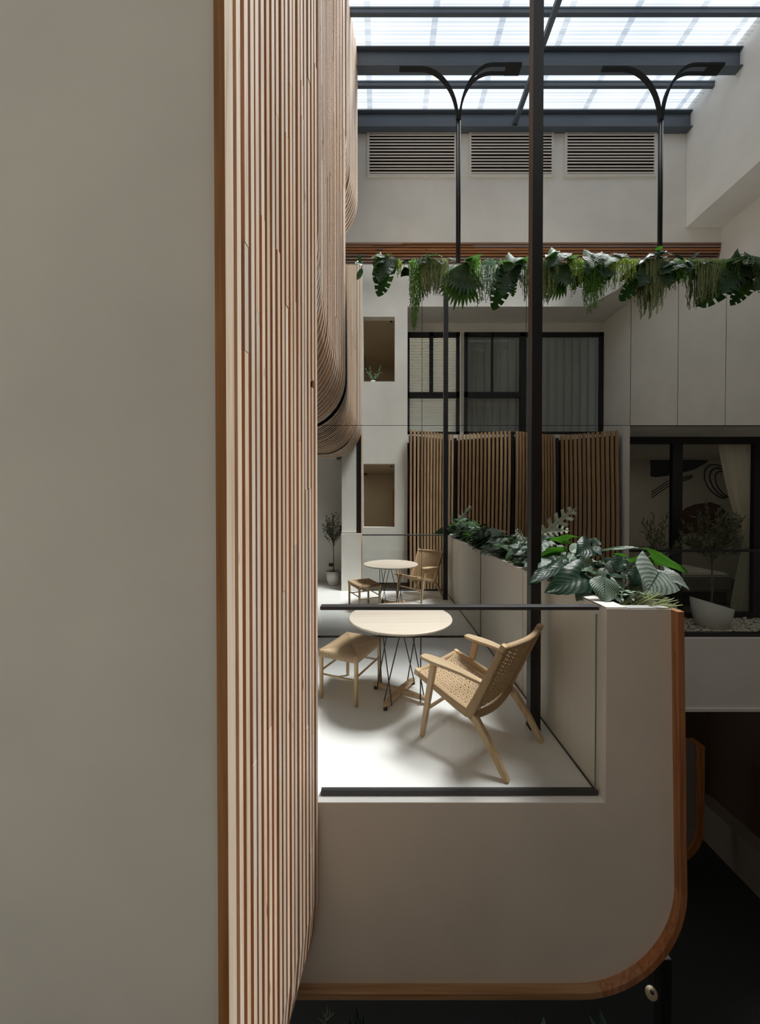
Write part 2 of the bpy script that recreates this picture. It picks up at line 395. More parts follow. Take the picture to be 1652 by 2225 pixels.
# right wall, bulkhead
W = MB(); W.box(XR, XR + .2, -1.0, YV + .7, 2.85, 6.72); W.box(XR, XR + .2, -1.0, 5.6, -.95, 2.85)
struct('wall_right', W, M['wall'])
W = MB(); W.box(XB, XR + .2, -.02, YV, 6.69, ZR + .1)
# chamfer between the two bulkheads
W.prism([(XB - .30, -.02), (XB, -.02), (XB, .75)], lambda u, v, z: (u, v, z), 6.70, ZR)
struct('wall_bulkhead', W, M['wall'])
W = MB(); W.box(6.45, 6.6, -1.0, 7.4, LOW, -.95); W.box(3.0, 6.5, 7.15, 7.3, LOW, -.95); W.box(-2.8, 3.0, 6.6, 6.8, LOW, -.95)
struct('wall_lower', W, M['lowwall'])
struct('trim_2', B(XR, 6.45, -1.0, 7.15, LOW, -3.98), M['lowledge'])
struct('wall_left_end', B(-2.9, -2.8, -.2, 7.5, LOW, ZR + .1), M['wall'])
# far wall with the vents and its rounded slatted underside
struct('wall_front', B(-2.8, XR, YV + .004, YV + .25, 6.43, ZR + .1), M['wall'])
ter = B(-2.8, XR, YM + .05, 7.4, 4.45, 4.715)
struct('floor_terrace', ter, M['wall'])
struct('wall_terrace', B(-2.8, XR, 7.35, 7.5, 4.7, 6.6), M['wall'])
sof = thing('slatted_soffit', 'dark teak slatted soffit curving under the wall with the louvre vents', 'soffit', (2, YV, 6.43))
rr = .62
bk = MB(); prof = [(YV + .05 + (rr - .05) * (1 - math.cos(q)), 6.43 - (rr - .04) * math.sin(q)) for q in [R(90) * i / 10 for i in range(11)]]
bk.sweep([[(-2.8, y, z), (XR, y, z), (XR, y + .02, z + .03), (-2.8, y + .02, z + .03)] for y, z in prof])
bk.build('backing', M['brownback'], sof)
ns = 20
for i in range(ns):
    a0 = R(90) * i / ns; a1 = a0 + R(90) / ns * .60
    def pt(a, d): return (YV + rr - (rr + d) * math.cos(a), 6.43 - (rr + d) * math.sin(a))
    q = [pt(a0, 0), pt(a1, 0), pt(a1, -.045), pt(a0, -.045)]
    cuts = sorted([-2.7] + [random.uniform(-.5, 5.5) for _ in range(2)] + [XR - .002])
    for c0, c1 in zip(cuts, cuts[1:]):
        if c1 - c0 < .05: continue
        e = random.uniform(-.003, .003)
        MB().prism([(y, z + e) for y, z in q], lambda u, v, x: (x, u, v), c0, c1 - .002).build('slat', M['slatx'], sof)

# roof: steel beams, purlins, rafters above, corrugated sheets
roof = sempty('ceiling', (2.5, 3.3, ZR))
XL = -.46
ybeams = [6.62, 5.72, 4.82, 3.92, 3.02, 2.12, 1.22, .32]
for y in ybeams:
    b = MB(); b.box(XL, XB - .002, y, y + .012, 8.37, 8.655); b.box(XL, XB - .002, y - .055, y + .075, 8.645, 8.66); b.box(XL, XB - .002, y - .055, y + .075, 8.365, 8.38)
    b.build('steel_beam', M['beam'], roof)
    if y > .5:
        yp = y - .45
        b = MB(); b.box(XL, XB - .002, yp - .025, yp + .025, 8.60, 8.66); b.box(XL, XB - .002, yp - .03, yp + .03, 8.655, 8.68)
        b.build('purlin', M['beam'], roof)
ys = sorted([y for y in ybeams] + [y - .45 for y in ybeams if y > .5] + [-.02, YV])
for a, b_ in zip(ys, ys[1:]):
    nq = max(4, int((b_ - a) / .0095)); q_ = [(a + (b_ - .004 - a) * k / nq) for k in range(nq + 1)]
    MB().sweep([[(XL, y, ZR - .016 + .009 * math.sin(y * 82.7)), (XB, y, ZR - .016 + .009 * math.sin(y * 82.7))] for y in q_], cap=False, closed=False, smooth=True).build('roof_sheet', M['poly'], roof, fix=False)
for x in (-.18, .80, 1.78, 2.72, 3.65, 4.58, 5.30):
    nq = 260; q_ = [YV * k / nq for k in range(nq + 1)]
    MB().sweep([[(x - .045, y, ZR + .012 + .009 * math.sin(y * 82.7)), (x + .045, y, ZR + .012 + .009 * math.sin(y * 82.7))] for y in q_], cap=False, closed=False, smooth=True).build('sheet_lap', M['poly'], roof, fix=False)
B(2.36, 2.43, 0, 6.62, 8.42, 8.50).build('tie_bar', M['beam'], roof)
struct('ceiling_left', B(-2.9, XL, -.2, 7.5, ZR - .02, ZR + .1), M['wall'])

# ------------------------------------------------------------------ white fin wall on the left with its timber edge
FL0 = -.452
struct('wall_left', B(-2.8, FL0 - .002, 1.13, 1.148, LOW, ZR), M['white'])
struct('wall_corridor', B(-2.8, -.62, 1.17, 1.235, -.06, 2.70), M['wall'])
tb = MB(); tb.box(FL0 - .032, FL0, 1.085, 1.145, LOW, ZR - .03); tb.mat2 = M['slat']; tb.mi = {5: 1}
tag(tb.build('timber_trim', M['post']), 'tall brown timber edge strip between the blank white wall and the near slats', 'trim')

# ------------------------------------------------------------------ slatted claddings with rounded undersides
def plan_curve(p0, p1, sag):
    p0 = Vector(p0); p1 = Vector(p1)
    d = p1 - p0
    n = Vector((d.y, -d.x)).normalized()     # points to +X when d points to +Y
    def f(t):
        return p0 + d * t - n * (sag * math.sin(math.pi * t))
    def nrm(t):
        e = .01; q = f(t + e) - f(t - e); return Vector((q.y, -q.x)).normalized(), q.normalized()
    return f, nrm
def path(zt, zc, rad, flat, ry=None):
    # distance s from the top -> (inset behind the face, z, tilt)
    L1 = zt - zc; L2 = rad * math.pi / 2
    def g(s):
        if s <= L1: return 0.0, zt - s, 0.0
        if s <= L1 + L2:
            a = (s - L1) / rad; return rad * (1 - math.cos(a)), zc - rad * math.sin(a), a
        return rad + (s - L1 - L2), zc - rad, math.pi / 2
    return g, L1, L2, L1 + L2 + flat
def slat_piece(f, nrm, t, wd, dp, g, s0, s1, L1, L2, out=0.0):
    P = f(t); n, tg = nrm(t)
    st = [s0]
    if L1 > s0 and L1 < s1: st.append(L1)
    k = 10
    for i in range(1, k + 1):
        q = L1 + L2 * i / k
        if s0 < q < s1: st.append(q)
    st.append(s1); st = sorted(set(st))
    rings = []
    for s in st:
        ins, z, a = g(s)
        # outward direction of the face: n*cos(a) - z*sin(a)
        o = Vector((n.x * math.cos(a), n.y * math.cos(a), -math.sin(a)))
        c = Vector((P.x - n.x * ins, P.y - n.y * ins, z))
        T = Vector((tg.x, tg.y, 0)) * (wd / 2)
        c = c + o * out
        rings.append([c - T, c + T, c + T - o * dp, c - T - o * dp])
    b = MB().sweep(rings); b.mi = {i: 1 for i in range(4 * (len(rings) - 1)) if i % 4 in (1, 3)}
    return b
def cladding(name, label, p0, p1, sag, n, zt, zc, rad, flat, fill=.8, dp=.022, joints=2, jr=None, back='brownback', wide_end=False, mat='slat'):
    f, nrm = plan_curve(p0, p1, sag)
    th = thing(name, label, 'cladding', (p0[0], p0[1], zc - rad))
    g, L1, L2, LT = path(zt, zc, rad, flat)
    # backing surface
    rows = []
    for i in range(13):
        t = i / 12; P = f(t); nn, tg = nrm(t); row = []
        for s in [0, L1] + [L1 + L2 * q / 10 for q in range(1, 11)] + [LT]:
            ins, z, a = g(s); o = Vector((nn.x * math.cos(a), nn.y * math.cos(a), -math.sin(a)))
            row.append(Vector((P.x - nn.x * ins, P.y - nn.y * ins, z)) - o * (dp * .98))
        rows.append(row)
    bm_ = MB(); bm_.sweep(rows, cap=False, closed=False); bm_.build('backing', M[back], th, fix=False)
    ln = (f(1) - f(0)).length; pitch = ln / n
    for i in range(n):
        t = (i + .5) / n; wd = pitch * fill
        if wide_end and i >= n - 1: wd = pitch * .99
        lo, hi = jr or (.3, L1 + L2 * .8)
        cuts = sorted(random.uniform(lo, hi) for _ in range(joints))
        ss = [0] + cuts + [LT]
        for a, b_ in zip(ss, ss[1:]):
            if b_ - a < .04: continue
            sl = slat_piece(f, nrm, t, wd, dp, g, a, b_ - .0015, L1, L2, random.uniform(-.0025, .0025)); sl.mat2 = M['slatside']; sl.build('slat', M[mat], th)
    return th, f
claA, fA = cladding('slat_cladding', 'tall near wall of vertical timber slats beside the blank white wall', (-.447, 1.15), (-.351, 2.075), .015, 18, ZR - .04, -.5, 1.2, .3, fill=.56, dp=.036, joints=3, jr=(3.5, 10.6), back='warmback')
claB2, _ = cladding('slat_cladding', 'narrow upper slat panel just behind the near slatted wall', (-.347, 2.10), (-.414, 2.64), 0, 7, ZR - .04, 3.26, .64, .5, fill=.66, dp=.03, back='warmback', joints=1)
claB, _ = cladding('slat_cladding', 'upper slatted wall curling under at its foot and meeting the mirror', (-.424, 2.67), (-.428, YM - .09), .04, 18, ZR - .04, 3.28, .64, .7, fill=.48, dp=.045, back='warmback', joints=2, jr=(2.0, 6.2), wide_end=True)
claE, _ = cladding('slat_cladding', 'high slat panel curling under above the mirror', (-.432, YM + .07), (-.425, 5.18), 0, 8, ZR - .04, 6.42, .70, .3, fill=.66, dp=.03, back='warmback', joints=1)
claE2, _ = cladding('slat_cladding', 'farthest high slat panel next to the left louvre vent', (-.425, 5.22), (-.345, 5.75), 0, 9, ZR - .04, 6.38, .70, .3, fill=.66, dp=.03, back='warmback', joints=1)
# end face and body behind the near cladding
W = MB(); W.box(-.47, -.375, 2.03, 2.07, 1.14, ZR - .05); struct('trim_3', W, M['back'])
W = MB(); W.box(-.76, -.47, 1.97, 2.07, 1.14, 2.9); struct('wall_pier', W, M['wall'])
W = MB(); W.box(-.76, -.372, 2.085, 2.15, 0.0, 1.125); struct('wall_parapet', W, M['white'])
# storey slab over the corridor on the left
struct('ceiling_corridor', B(-2.8, -.95, 1.24, YM - .02, 2.70, 2.9), M['wall'])

# ------------------------------------------------------------------ the balcony
bal = thing('balcony', 'rounded white balcony body with reddish timber edging and built in planter', 'balcony', (.5, 3.3, -1.06))
# outer outline of the panel (x, z): planter corner down, round the corner, along the bottom
xo_top, xo_bot, zb, rc = 1.650, 1.683, -1.045, .56
out = [(xo_top, 1.105)]
for i in range(0, 6): 
    t = (i + 1) / 6; out.append((xo_top + (xo_bot - xo_top) * t, 1.105 + (-.485 - 1.105) * t))
for i in range(1, 15):
    a = R(90) * i / 14; out.append((xo_bot - rc + rc * math.cos(a), zb + rc - rc * math.sin(a)))
out.append((.3, zb)); out.append((-.95, zb))
panel = [(1.283, 1.112)] + [(1.283, -.003)] + [(-.95, -.003)]
polyp = [(-.95, -.003), (1.286, -.003), (1.286, 1.108)] + out
mb = MB()
# facets of the panel: split in two convex-ish prisms to keep n-gons simple
mb.prism([(1.286, -.003), (1.286, 1.108)] + out[:7] + [(1.286, -.45)], lambda u, v, y: (u, y, v), YP, YP + .055)
low = [(-.95, -.003), (1.286, -.003), (1.286, -.45)] + out[6:]
mb.prism(low, lambda u, v, y: (u, y, v), YP, YP + .055)
mb.build('front_panel', M['white'], bal)
# shell behind (side and underside)
sh = MB(); rings = []
for (x, z) in out:
    rings.append([(x, YP + .05, z), (x, YM - .02, z)])
rings2 = [[p[0], p[1], (p[1][0] - .05, p[1][1], p[1][2] + .03), (p[0][0] - .05, p[0][1], p[0][2] + .03)] for p in rings]
sh.sweep(rings2, cap=True)
sh.build('side_shell', M['white'], bal)
# timber edging following the outline, made of lengths
def edging(pts, wfun, y0, y1, name, mat):
    rings = []
    for i, (x, z) in enumerate(pts):
        a = Vector(pts[max(i - 1, 0)]); b_ = Vector(pts[min(i + 1, len(pts) - 1)])
        d = (b_ - a).normalized(); n = Vector((-d.y, d.x))
        if n.x < 0 and n.y > 0: n = -n
        wd = wfun(i)
        p = Vector((x, z)); q = p + n * wd
        rings.append([(p.x, y0, p.y), (q.x, y0, q.y), (q.x, y1, q.y), (p.x, y1, p.y)])
    return MB().sweep(rings).build(name, mat, bal)
# outline runs downwards so the outward normal is the left-hand one
def outward(pts):
    r = []
    for i in range(len(pts)):
        a = Vector(pts[max(i - 1, 0)]); b_ = Vector(pts[min(i + 1, len(pts) - 1)])
        d = (b_ - a).normalized(); r.append(Vector((-d.y, d.x)))
    return r
nr = outward(out)
def edge_run(i0, i1, mat):
    rings = []
    for i in range(i0, i1 + 1):
        p = Vector(out[i]); n = nr[i]; q = p + n * .038
        rings.append([(p.x, YP - .046, p.y), (q.x, YP - .046, q.y), (q.x, YP + .06, q.y), (p.x, YP + .06, p.y)])
    MB().sweep(rings).build('timber_edge', mat, bal, bevel=.0025)
edge_run(0, 6, M['trimwood']); edge_run(6, 10, M['trimwood']); edge_run(10, 14, M['trimwood']); edge_run(14, 18, M['trimwood']); edge_run(18, len(out) - 1, M['trimx'])
# floor, planter
B(-.372, 1.284, YP + .001, YP + .075, -.0028, .0006).build('sill', M['sill'], bal)
fl = B(-2.79, 1.30, YP + .075, YM - .012, -.06, 0.0); o = fl.build('floor_slab', M['floorw'], bal)
fl = B(-2.79, -.50, 1.24, YP + .056, -.061, -.001); fl.build('floor_slab', M['floorw'], bal)
p = MB(); p.box(1.286, 1.40, YP + .055, YM - .012, 0.0, 1.112); p.build('planter_wall', M['planter'], bal)
p = B(1.286, 1.40, YP + .004, YP + .30, 1.108, 1.116); p.build('coping', M['white'], bal)
p = B(1.402, 1.645, YP + .004, YP + .06, 1.106, 1.113); p.build('coping', M['grey'], bal)
p = B(1.40, 1.64, YP + .056, YM - .02, .98, 1.07); p.build('planting_soil', M['soil'], bal)
for y in (3.30,):
    B(1.2848, 1.2862, y, y + .004, .01, 1.10).build('panel_joint', M['joint'], bal)
p = B(1.274, 1.287, YP + .10, YM - .02, 0, .004); p.build('floor_joint', M['joint'], bal)

# glass balustrade
gb = thing('glass_balustrade', 'frameless glass balustrade with black handrail at the balcony front', 'balustrade', (.45, 2.14, 0))
MB().bbox(-.346, 1.266, 2.118, 2.168, 1.089, 1.112, .003).build('handrail', M['rail'], gb)
B(-.345, 1.262, 2.137, 2.147, .024, 1.095).build('glass_pane', M['glass'], gb)
MB().bbox(-.345, 1.272, 2.126, 2.158, 0.001, .030, .002).build('base_channel', M['rail'], gb)
B(1.262, 1.266, 2.137, 2.147, .03, 1.06).build('edge_seal', M['seal'], gb)

# black steel column
cl = thing('steel_column', 'black square steel column rising from the balcony floor beside the planter', 'column', (1.17, 2.79, 0))
MB().bbox(1.133, 1.209, 2.755, 2.831, 0.006, 8.37, .004).build('shaft', M['black'], cl)
B(1.130, 1.212, 2.752, 2.834, 0.0005, .008).build('base_plate', M['black'], cl)
MB().bbox(1.1325, 1.139, 2.756, 2.830, 3.0, 8.37, .001).build('timber_face', M['colface'], cl)

# ------------------------------------------------------------------ mirror wall
mi = thing('mirror_wall', 'large panelled mirror wall closing the far end of the balcony', 'mirror', (1.0, YM, 0))
xs = [-1.6, at(917, 900, YM).x, at(1143, 900, YM).x, at(1370, 900, YM).x]
ZJ, ZT = 2.703, 4.733
G = .006
def pane(xa, xb, za, zb_): B(xa + G / 2, xb - G / 2, YM, YM + .006, za + G / 2, zb_ - G / 2).build('mirror_pane', M['mirror'], mi)
for a, b_ in zip(xs, xs[1:]):
    pane(a, b_, .02, ZJ); pane(a, b_, ZJ, ZT)
XWR = 5.66
xr = [xs[3], at(1474, 760, YM).x, at(1578, 760, YM).x, XR]
for a, b_ in zip(xr, xr[1:]): pane(a, b_, ZJ, ZT)
W = MB(); W.box(-1.6, xs[3], YM + .008, YM + .045, -.06, ZT); W.box(xs[3], XR, YM + .008, YM + .045, ZJ, ZT)
W.build('backing_board', M['joint'], mi)
B(-1.6, 1.285, YM - .004, YM + .004, 0, .02).build('base_strip', M['brownback'], mi)
B(-1.6, XR, YM - .0, YM + .055, ZT, ZT + .012).build('top_capping', M['white'], mi)
# left of the mirror the corridor end
struct('wall_corridor_end', B(-2.8, -1.6, YM, YM + .05, -.06, 4.7), M['wall'])

# ------------------------------------------------------------------ vents
def vent(px0, px1, label):
    a = at(px0, 287, YV); b_ = at(px1, 385, YV)
    t = thing('louvre_vent', label, 'vent', ((a.x + b_.x) / 2, YV, b_.z), 'louvred vents high on the far wall')
    x0, x1, z0, z1 = a.x, b_.x, b_.z, a.z; fw = .042
    W = MB(); W.box(x0, x1, YV - .025, YV + .002, z1 - fw, z1); W.box(x0, x1, YV - .025, YV + .002, z0, z0 + fw)
    W.box(x0, x0 + fw, YV - .025, YV + .002, z0 + fw, z1 - fw); W.box(x1 - fw, x1, YV - .025, YV + .002, z0 + fw, z1 - fw)
    W.build('frame', M['white'], t)
    B(x0 + fw, x1 - fw, YV - .001, YV + .003, z0 + fw, z1 - fw).build('dark_back', M['ventback'], t)
    n = 13; h = (z1 - z0 - 2 * fw) / n
    for i in range(n):
        z = z0 + fw + h * (i + .5); sg = random.uniform(-.004, .004)
        q = [(YV - .030, z - h * .42 + sg), (YV - .034, z + h * .0 + sg), (YV - .028, z + h * .06 + sg), (YV - .004, z + h * .30 + sg), (YV - .004, z + h * .22 + sg)]
        MB().prism(q, lambda u, v, x: (x, u, v), x0 + fw, x1 - fw).build('louvre_slat', M['vent'], t)
vent(798, 992, 'louvred wall vent behind the left lamp post'); vent(1019, 1203, 'middle louvred wall vent crossed by the black column'); vent(1227, 1425, 'louvred wall vent nearest the right wall')

# ------------------------------------------------------------------ lamp posts on the terrace edge
def lamp(px, tipl, tipr, label):
    Y = 5.0; c = at(px, 560, Y); zt = at(px, 150, Y).z; zs = at(px, 262, Y).z
    t = thing('lamp_post', label, 'lamp', (c.x, Y, 4.715), 'double arm lamp posts')
    B(c.x - .07, c.x + .07, Y - .07, Y + .07, 4.715, 4.73).build('base_plate', M['lamp'], t)
    for s in (-1, 1):
        MB().tube([(c.x + s * .016, Y, 4.73), (c.x + s * .016, Y, zs)], .0155, 8).build('post_tube', M['lamp'], t)
    xl = at(tipl, 150, Y).x; xrr = at(tipr, 150, Y).x
    def arm(xe, yw, y0, name='arm', s=1, zoff=0.0, endcut=.3):
        r_ = []; span = abs(xe - c.x); Rr = min(zt - zs, span * .72)
        pts = [(c.x + s * .016, zs)]
        for i in range(1, 13):
            a = R(90) * i / 12
            pts.append((c.x + s * (.016 + (span - endcut) * (1 - math.cos(a))), zs + (zt - zs) * math.sin(a)))
        pts.append((xe, zt))
        for i, (x, z) in enumerate(pts):
            k = i / (len(pts) - 1); y = Y + y0 * min(1, k * 1.3)
            tv = Vector(pts[min(i + 1, len(pts) - 1)]) - Vector(pts[max(i - 1, 0)]); tv.normalize(); n = Vector((-tv.y, tv.x)) * .014
            r_.append([(x - n.x, y - yw / 2, z - n.y), (x + n.x, y - yw / 2, z + n.y), (x + n.x, y + yw / 2, z + n.y), (x - n.x, y + yw / 2, z - n.y)])
        MB().sweep(r_).build(name, M['lamp'], t)
    arm(xl, .05, 0, s=-1)
    arm(xrr - .12, .028, -.05, s=1, endcut=.28); arm(xrr - .12, .028, .05, s=1, endcut=.28)
    B(xrr - .2, xrr, Y - .065, Y + .065, zt - .016, zt + .016).build('lamp_head', M['lamp'], t)
lamp(996, 868, 1131, 'left slim black lamp post with two curved arms'); lamp(1434, 1308, 1567, 'right slim black lamp post with two curved arms')

# ------------------------------------------------------------------ armchair
O = Vector((.757, 2.631, 0)); ca = thing('armchair', 'oak lounge armchair with woven cord seat and back', 'chair', tuple(O), rotz=math.atan2(.706, .709))
# local axes after rotation: x = chair right, y = chair front
def bar(pts, wx, wy, name, mat, par, bev=.006):
    # rectangular section bar along a polyline in the local yz plane; pts: (x,y,z) ; wx across, wy in-plane thickness (may be list)
    rings = []; n = len(pts)
    for i, p in enumerate(pts):
        p = Vector(p); d = Vector(pts[min(i + 1, n - 1)]) - Vector(pts[max(i - 1, 0)]); d.normalize()
        ax = Vector((1, 0, 0)); ax = (ax - d * ax.dot(d)).normalized(); ay = d.cross(ax).normalized()
        a = wx[i] if isinstance(wx, list) else wx; b_ = wy[i] if isinstance(wy, list) else wy
        rings.append([p + ax * a / 2 + ay * b_ / 2, p - ax * a / 2 + ay * b_ / 2, p - ax * a / 2 - ay * b_ / 2, p + ax * a / 2 - ay * b_ / 2])
    return MB().sweep(rings).build(name, mat, par, local=True, bevel=bev)
HW = .278
for s in (-1, 1):
    bar([(s * HW, .353, 0), (s * HW, .30, .30), (s * (HW + .006), .245, .572)], [.032, .034, .036], [.032, .042, .046], 'leg', M['oak'], ca)
    bar([(s * (HW - .012), -.297, .004), (s * (HW - .012), -.19, .165), (s * (HW - .014), -.085, .29), (s * (HW - .012), -.03, .325)], .034, [.036, .046, .056, .05], 'leg', M['oak'], ca)
    # armrest: paddle, wide at the front third and narrowing to the back
    out_ = []
    for i in range(15):
        t = i / 14; y = .345 - .475 * t
        wd = .030 + .020 * math.sin(math.pi * min(1, t * 1.25 + .12)); 
        if t < .06: wd *= .72
        if t > .8: wd *= 1 - (t - .8) * 1.6
        z = .600 - .015 * t - .050 * max(0, t - .45) ** 1.3
        x = s * (HW + .012 - .012 * t)
        out_.append([(x - wd, y, z + .010), (x + wd, y, z + .010), (x + wd, y, z - .014), (x - wd, y, z - .014)])
    MB().sweep(out_).build('armrest', M['oaky'], ca, local=True, bevel=.008)
    # seat rail, wrapped in cord, tip left bare
    srl = bar([(s * (HW - .022), .395, .441), (s * (HW - .020), .25, .398), (s * (HW - .018), .08, .345), (s * (HW - .016), -.03, .318)], .046, [.046, .05, .06, .066], 'seat_rail', M['cord'], ca, .012)
    bar([(s * (HW - .022), .435, .452), (s * (HW - .022), .395, .441)], .040, .046, 'rail_tip', M['oaky'], srl)
    # back post
    bps = bar([(s * (HW - .016), -.022, .295), (s * (HW - .014), -.09, .43), (s * (HW - .010), -.19, .64), (s * (HW - .006), -.262, .795)], .046, [.07, .058, .05, .044], 'back_post', M['cordz'] if 'cordz' in M else M['cord'], ca, .012)
    bar([(s * (HW - .006), -.262, .795), (s * (HW - .006), -.283, .842)], .046, [.044, .036], 'post_tip', M['oak'], bps, .01)
# cross rails
def rail(p0, p1, r, name, mat, bow=0.0, ax=(0, 0, -1), n=12):
    p0, p1 = Vector(p0), Vector(p1); ax = Vector(ax)
    MB().tube([p0.lerp(p1, i / n) + ax * bow * math.sin(math.pi * i / n) for i in range(n + 1)], r, 10).build(name, mat, ca, local=True)
rail((-HW + .02, -.268, .815), (HW - .02, -.268, .815), .019, 'top_rail', M['cordx'], .045, (0, -1, .1))
rail((-HW + .02, -.055, .312), (HW - .02, -.055, .312), .026, 'rear_rail', M['cordx'], .03, (0, -.5, -1))
rail((-HW + .02, .418, .448), (HW - .02, .418, .448), .018, 'front_rail', M['cordx'], .004)
rail((-HW, .315, .215), (HW, .315, .215), .013, 'stretcher', M['oakx'])
# woven surfaces: real cords over and under
def weave(corner, sag, nw, nl, mat, name):
    # corner(u,v) with u in 0..1 across, v along; cords in pairs
    mb = MB()
    e = .0034
    for i in range(nl):          # across
        v = (i + .5) / nl; pts = []
        for k in range(nw * 2 + 1):
            u = k / (nw * 2); p, n = corner(u, v)
            pts.append(p + n * (e * (1 if (k + i) % 2 else -1)))
        mb.tube(pts, .0046, 5)
    for j in range(nw):          # along
        for dd in (-.0050, .0050):
            pts = []
            for k in range(nl + 1):
                v = k / nl; u = (j + .5) / nw; p, n = corner(u, v)
                p2, _ = corner(min(1, u + .01), v); tx = (p2 - p).normalized()
                pts.append(p + tx * dd + n * (e * (-1 if (j + k) % 2 else 1)))
            mb.tube(pts, .0046, 5)
    return mb.build(name, mat, ca, local=True, fix=False)
def seat_c(u, v):
    x = (u - .5) * 2 * (HW - .035); y = .405 - .445 * v; z = .452 - .130 * v - .02 * math.sin(math.pi * v) - .02 * math.sin(math.pi * u)
    return Vector((x, y, z)), Vector((0, .28, .96))
def back_c(u, v):
    x = (u - .5) * 2 * (HW - .035); z = .335 + .475 * v
    y = -.052 - .215 * v - .045 * math.sin(math.pi * u) * (.4 + .6 * v)
    return Vector((x, y, z)), Vector((0, .91, .4))
weave(seat_c, 0, 16, 30, M['weave'], 'woven_seat'); weave(back_c, 0, 16, 36, M['weave'], 'woven_back')

# ------------------------------------------------------------------ stool
F0 = Vector((-.198, 3.079, 0)); e1 = (Vector((-.004, 3.505, 0)) - F0); e2 = (Vector((-.517, 3.212, 0)) - F0)
ex = e1.normalized(); l1 = e1.length; l2 = e2.length
sc_ = F0 + e1 / 2 + e2 / 2
so = thing('stool', 'low oak stool with a woven rush seat beside the round table', 'stool', tuple(sc_), rotz=math.atan2(ex.y, ex.x))
a, b_ = l1 / 2, l2 / 2
for sx in (-1, 1):
    for sy in (-1, 1):
        MB().tube([(sx * a, sy * b_, 0), (sx * a, sy * b_, .39), (sx * a, sy * b_, .425)], [.016, .019, .018], 12).build('leg', M['oak'], so, local=True)
for z, axis in ((.245, 'x'), (.215, 'y')):
    for s in (-1, 1):
        if axis == 'x': MB().tube([(-a, s * b_, z), (a, s * b_, z)], .009, 8).build('stretcher', M['oakx'], so, local=True)
        else: MB().tube([(s * a, -b_, z), (s * a, b_, z)], .009, 8).build('stretcher', M['oaky'], so, local=True)
rs = MB(); A_, B_ = a + .016, b_ + .016
core = [(-A_ + .01, -B_ + .01), (A_ - .01, -B_ + .01), (A_ - .01, B_ - .01), (-A_ + .01, B_ - .01)]
rs.prism(core, lambda u, v, z: (u, v, z), .365, .413)
def hz(x, y):
    d = min(A_ - abs(x), B_ - abs(y)) ; return .428 - .012 * min(1, d / .1) 
def cords(n, L_, other, along):
    for i in range(n):
        q = -L_ + 2 * L_ * (i + .5) / n
        lim = max(.002, (1 - abs(q) / L_) * other)  # distance from the rail inward to the diagonal
        for s in (-1, 1):
            pts = []
            o0 = s * other; o1 = s * (other - lim)
            for w_, z in ((o0, .372), (o0 + s * .004, .40), (o0 - s * .004, .426)):
                pts.append((q, w_, z) if along == 'x' else (w_, q, z))
            for k in range(1, 5):
                w_ = o0 + (o1 - o0) * k / 4
                x, y = (q, w_) if along == 'x' else (w_, q)
                pts.append((x, y, hz(x, y)))
            rs.tube(pts, .0048, 5)
cords(46, A_, B_, 'x'); cords(36, B_, A_, 'y')
rs.build('rush_seat', M['weave'], so, local=True, fix=False)

# ------------------------------------------------------------------ round table
TC = Vector((.178, 3.245, 0))
tb_ = thing('round_table', 'round pale wood cafe table on black wire rods and a cross base', 'table', tuple(TC))
MB().lathe([(.001, .688), (.435, .688), (.449, .694), (.455, .702), (.452, .710), (.44, .713), (.001, .713)], TC, 64).build('tabletop', M['top'], tb_)
MB().lathe([(.001, .678), (.21, .678), (.21, .688), (.001, .688)], TC, 32).build('mounting_ring', M['black'], tb_)
ang0 = math.atan2(-.52, .85)
for k in range(2):
    an = ang0 + k * math.pi / 2; d = Vector((math.cos(an), math.sin(an), 0))
    n = Vector((-d.y, d.x, 0)); rings = []
    for i in range(13):
        t = -1 + i / 6; w_ = .030 - .008 * abs(t) if abs(t) < .99 else .012
        h0 = .030; h1 = .072 - .010 * abs(t) if abs(t) < .99 else .052
        p = TC + d * (.285 * t) + Vector((0, 0, .002 * k))
        rings.append([p + n * w_ + Vector((0, 0, h0)), p - n * w_ + Vector((0, 0, h0)), p - n * w_ + Vector((0, 0, h1)), p + n * w_ + Vector((0, 0, h1))])
    bb = MB().sweep(rings).build('base_bar', M['oakx'], tb_, bevel=.012)
    for s in (-1, 1):
        p = TC + d * (.255 * s)
        MB().lathe([(.001, 0), (.017, 0), (.018, .012), (.012, .032), (.001, .032)], p, 12).build('glide', M['black'], bb)
        a_ = an if s > 0 else an + math.pi
        for q in (-1, 1):
            bt = TC + d * (.215 * s) + n * (.036 * q) + Vector((0, 0, .045))
            ta = a_ + R(33) * q * (1 if s > 0 else 1) * -1 * (1 if s > 0 else -1)
            tp = TC + Vector((math.cos(ta) * .185, math.sin(ta) * .185, .685))
            MB().tube([bt - Vector((0, 0, .02)), bt, tp], .0058, 6).build('wire_rod', M['rail'], tb_)

